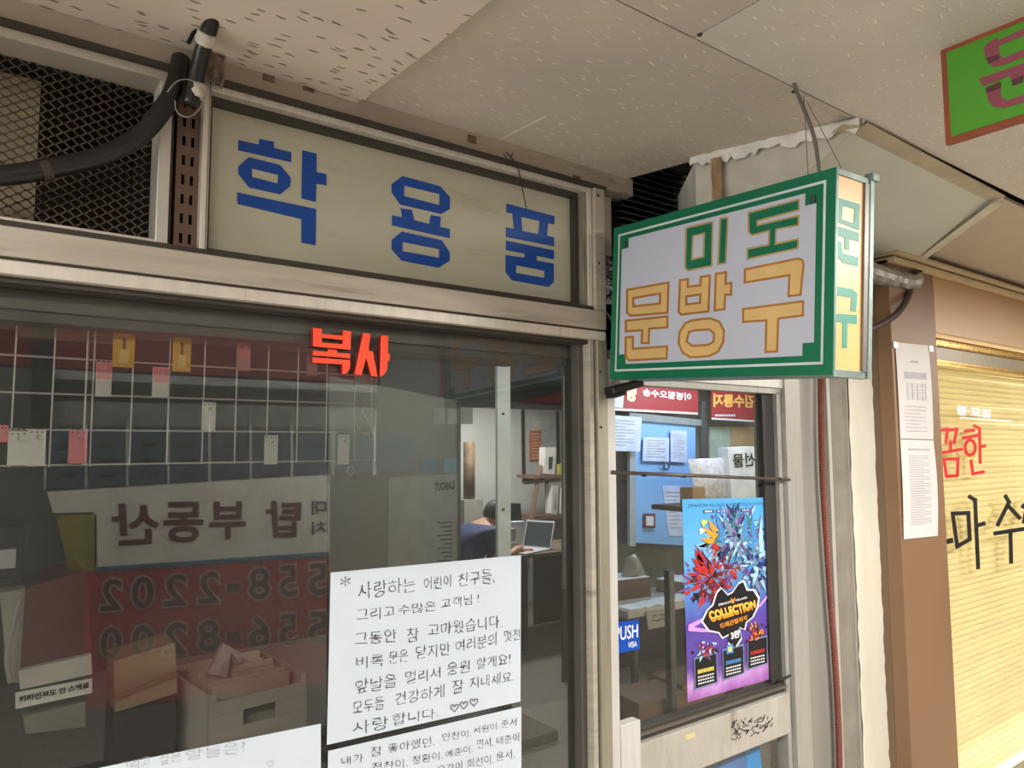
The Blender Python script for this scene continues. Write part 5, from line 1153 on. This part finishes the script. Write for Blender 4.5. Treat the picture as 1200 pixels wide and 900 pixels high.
MB().slab([at(*p, 2.15) for p in ((853, 525), (884, 523), (886, 588), (858, 589))], (0, .1, 0)).build('bag_body', M('gift_white', (206, 208, 214), .6), t)
mb = MB(); text_quad(mb, '선물', [at(*p, 2.145) for p in ((858, 532), (885, 530), (885, 546), (860, 548))], .02, mirror=True); mb.build('lettering', BLACK, t)
carton(at(812, 590, 2.1).x, 2.1, at(812, 592, 2.1).z, .14, .12, .13, 0, 'small brown carton left of the clear plastic bag', M('mid_brown_carton', (140, 106, 74), .7), M('mid_brown_lid', (120, 90, 64), .7))
sh2 = thing('rear_shelf', 'brown shelf holding bags behind the door poster', 'shelf', at(840, 600, 2.1)); flatq('board', '', '', [(800, 594), (892, 588), (892, 594), (800, 600)], 2.06, DB, .3, sh2)
for px in (806, 890): p = at(px, 602, 2.3); bx(p.x-.015, p.x+.015, 2.3, 2.33, .003, p.z).build('upright', DARKER, sh2)
pbag('grey plastic bag slumped on boxes near the door stile', [(735, 652), (745, 648), (758, 676), (727, 682)], 2.12, M('grey_plastic', (120, 118, 114), .3), 9)
for k, (px, py, w) in enumerate(((735, 690, .3), (770, 800, .34), (745, 780, .3), (790, 770, .3))):
    p = atz(px, py, .25)
for k in range(4):
    carton(3.2+.42*k, 1.55+.08*(k % 2), .003, .36, .3, .34, .1*(k-1.5), ['brown floor carton nearest the door stile', 'second brown floor carton under the table', 'third brown floor carton under the table', 'brown floor carton behind the poster'][k], M('floor_carton', (98, 70, 54), .7), M('floor_carton_lid', (88, 64, 50), .7))
tag(bx(3.18, 3.22, 1.35, 1.39, .003, 1.05).build('chrome_post', M('black_post', (26, 26, 28), .4)), 'slim black post below the push sticker', 'post')
tag(bx(1.75, 2.9, 2.0, 2.9, .003, .06).build('floor_platform', M('platform', (70, 66, 60), .7)), 'low dark platform on the shop floor', 'platform')
# ================================================================== OPPOSITE SHOP FRONT (seen as reflection in the window)
YO = 2.5
def op(px, py, dy=0):
    p = at(px, py, YO); return Vector((p.x, -YO+.001+dy, p.z))
of = struct('wall_back', (0, -2.5, 0))
bx(-4, 11, -2.62, -2.5, 0, 2.62).build('facade', M('opposite_grey', (92, 92, 88), .6, 0, .15, 1.5), of)
def oq(nm, q, mat, th=.006, dy=0, par=None):
    return MB().slab([op(*p, dy) for p in q], (0, th, 0)).build(nm, mat, par if par is not None else of)
oq('fascia_board', [(-40, 376), (445, 404), (445, 449), (-40, 425)], M('maroon_fascia', (120, 30, 40), .5, 0, .15, 3), .02)
oq('fascia_board', [(520, 412), (664, 424), (664, 473), (520, 462)], M('maroon_fascia', (120, 30, 40), .5), .02)
oq('pale_soffit', [(60, 432), (445, 452), (445, 460), (60, 443)], M('soffit_grey', (150, 156, 156), .5), .01)
oq('dark_band', [(60, 446), (445, 462), (445, 476), (60, 466)], M('band_dark', (40, 42, 42), .5), .01)
oq('dark_pillar', [(38, 370), (62, 371), (62, 500), (38, 500)], BLACK, .03, .01)
for k in range(9):
    x = 55+k*48.5; oq('listing_card', [(x, 500+k*1.0), (x+46, 501+k*1.0), (x+46, 572-k*2.2), (x, 574-k*2.2)], M('slate_card', (66, 88, 102), .6), .004)
oq('office_glass', [(62, 470), (445, 478), (445, 501), (62, 499)], M('office_glass_grey', (128, 130, 128), .4), .004)
for k in range(9): oq('card_divider', [(52+k*48.5, 497), (55+k*48.5, 497), (55+k*48.5, 574-k*2.2), (52+k*48.5, 574-k*2.2)], M('divider_pale', (196, 200, 196), .4), .008)
for k in range(8):
    x = 70+k*48.5
    for r in range(3): oq('card_print', [(x, 520+r*18), (x+18, 520+r*18), (x+18, 523+r*18), (x, 523+r*18)], BLACK, .006)
t = thing('agency_banner', 'white agency banner with large plum letters across the corridor', 'banner', op(220, 665)); OW = M('banner_white_cloth', (236, 232, 220), .6)
oq('white_cloth', [(55, 576), (385, 556), (385, 652), (110, 664), (110, 600), (62, 601)], OW, .006, .049, t)
oq('olive_block', [(66, 604), (113, 602), (113, 668), (80, 668)], M('olive_block', (150, 140, 40), .6), .004, .051, t)
oq('blue_line', [(113, 664), (386, 646), (386, 651), (113, 669)], M('blue_line', (50, 110, 150), .6), .003, .056, t)
oq('red_cloth', [(100, 669), (386, 651), (386, 800), (100, 830)], M('crimson_cloth', (170, 34, 50), .6), .006, .049, t)
Zb = (100, 560, 4.0)
def oz(pts, dy): return [op(*p, dy) for p in zoompts(Zb, pts)]
PLM = M('plum_letters', (96, 20, 36), .6)
mb = MB()
for body, q in (('산', [(115,122),(345,112),(345,305),(130,320)]), ('동', [(362,112),(550,110),(550,300),(362,305)]), ('부', [(575,110),(748,108),(748,285),(575,290)]), ('탑', [(835,108),(1008,105),(1000,275),(850,280)])):
    text_quad(mb, body, oz(q, .059), .03, mirror=True)
mb.build('lettering', PLM, t)
mb = MB(); text_quad(mb, '대', oz([(1055,105),(1125,102),(1125,168),(1055,172)], .059), .02, mirror=True); text_quad(mb, '치', oz([(1055,205),(1125,200),(1125,262),(1055,268)], .059), .02, mirror=True); mb.build('small_lettering', M('navy_letters', (40, 56, 80), .6), t)
ob, oi = MB(), MB()
for row, s in enumerate(('558-2202', '556-8200')):
    xs = [(1030,1140),(895,995),(752,868),(650,730),(515,632),(355,480),(205,325),(60,175)]
    for i, ch in enumerate(s):
        xa_, xb_ = xs[i]; y0_ = {0: 385, 1: 610}[row]+(1140-xa_)*.075; hgt = 165 if ch != '-' else 45
        if ch == '-': y0_ += 70
        q = [(xa_, y0_), (xb_, y0_-8), (xb_, y0_+hgt-8), (xa_, y0_+hgt)]
        text_quad(ob, ch, oz(q, .058), .06, mirror=True)
        cx, cy = (xa_+xb_)/2, y0_+hgt/2; q2 = [(cx+(x-cx)*.86, cy+(y-cy)*.90) for x, y in q]
        text_quad(oi, ch, oz(q2, .062), .015, mirror=True)
ob.build('number_outline', M('number_rim', (200, 170, 170), .6), t); oi.build('number_fill', M('number_dark', (80, 24, 34), .6), t)
area('agency_banner_light', (1.0, -1.9, 2.4), (math.radians(-50), 0, 0), 1.6, .1, 16, (1, .96, .9))
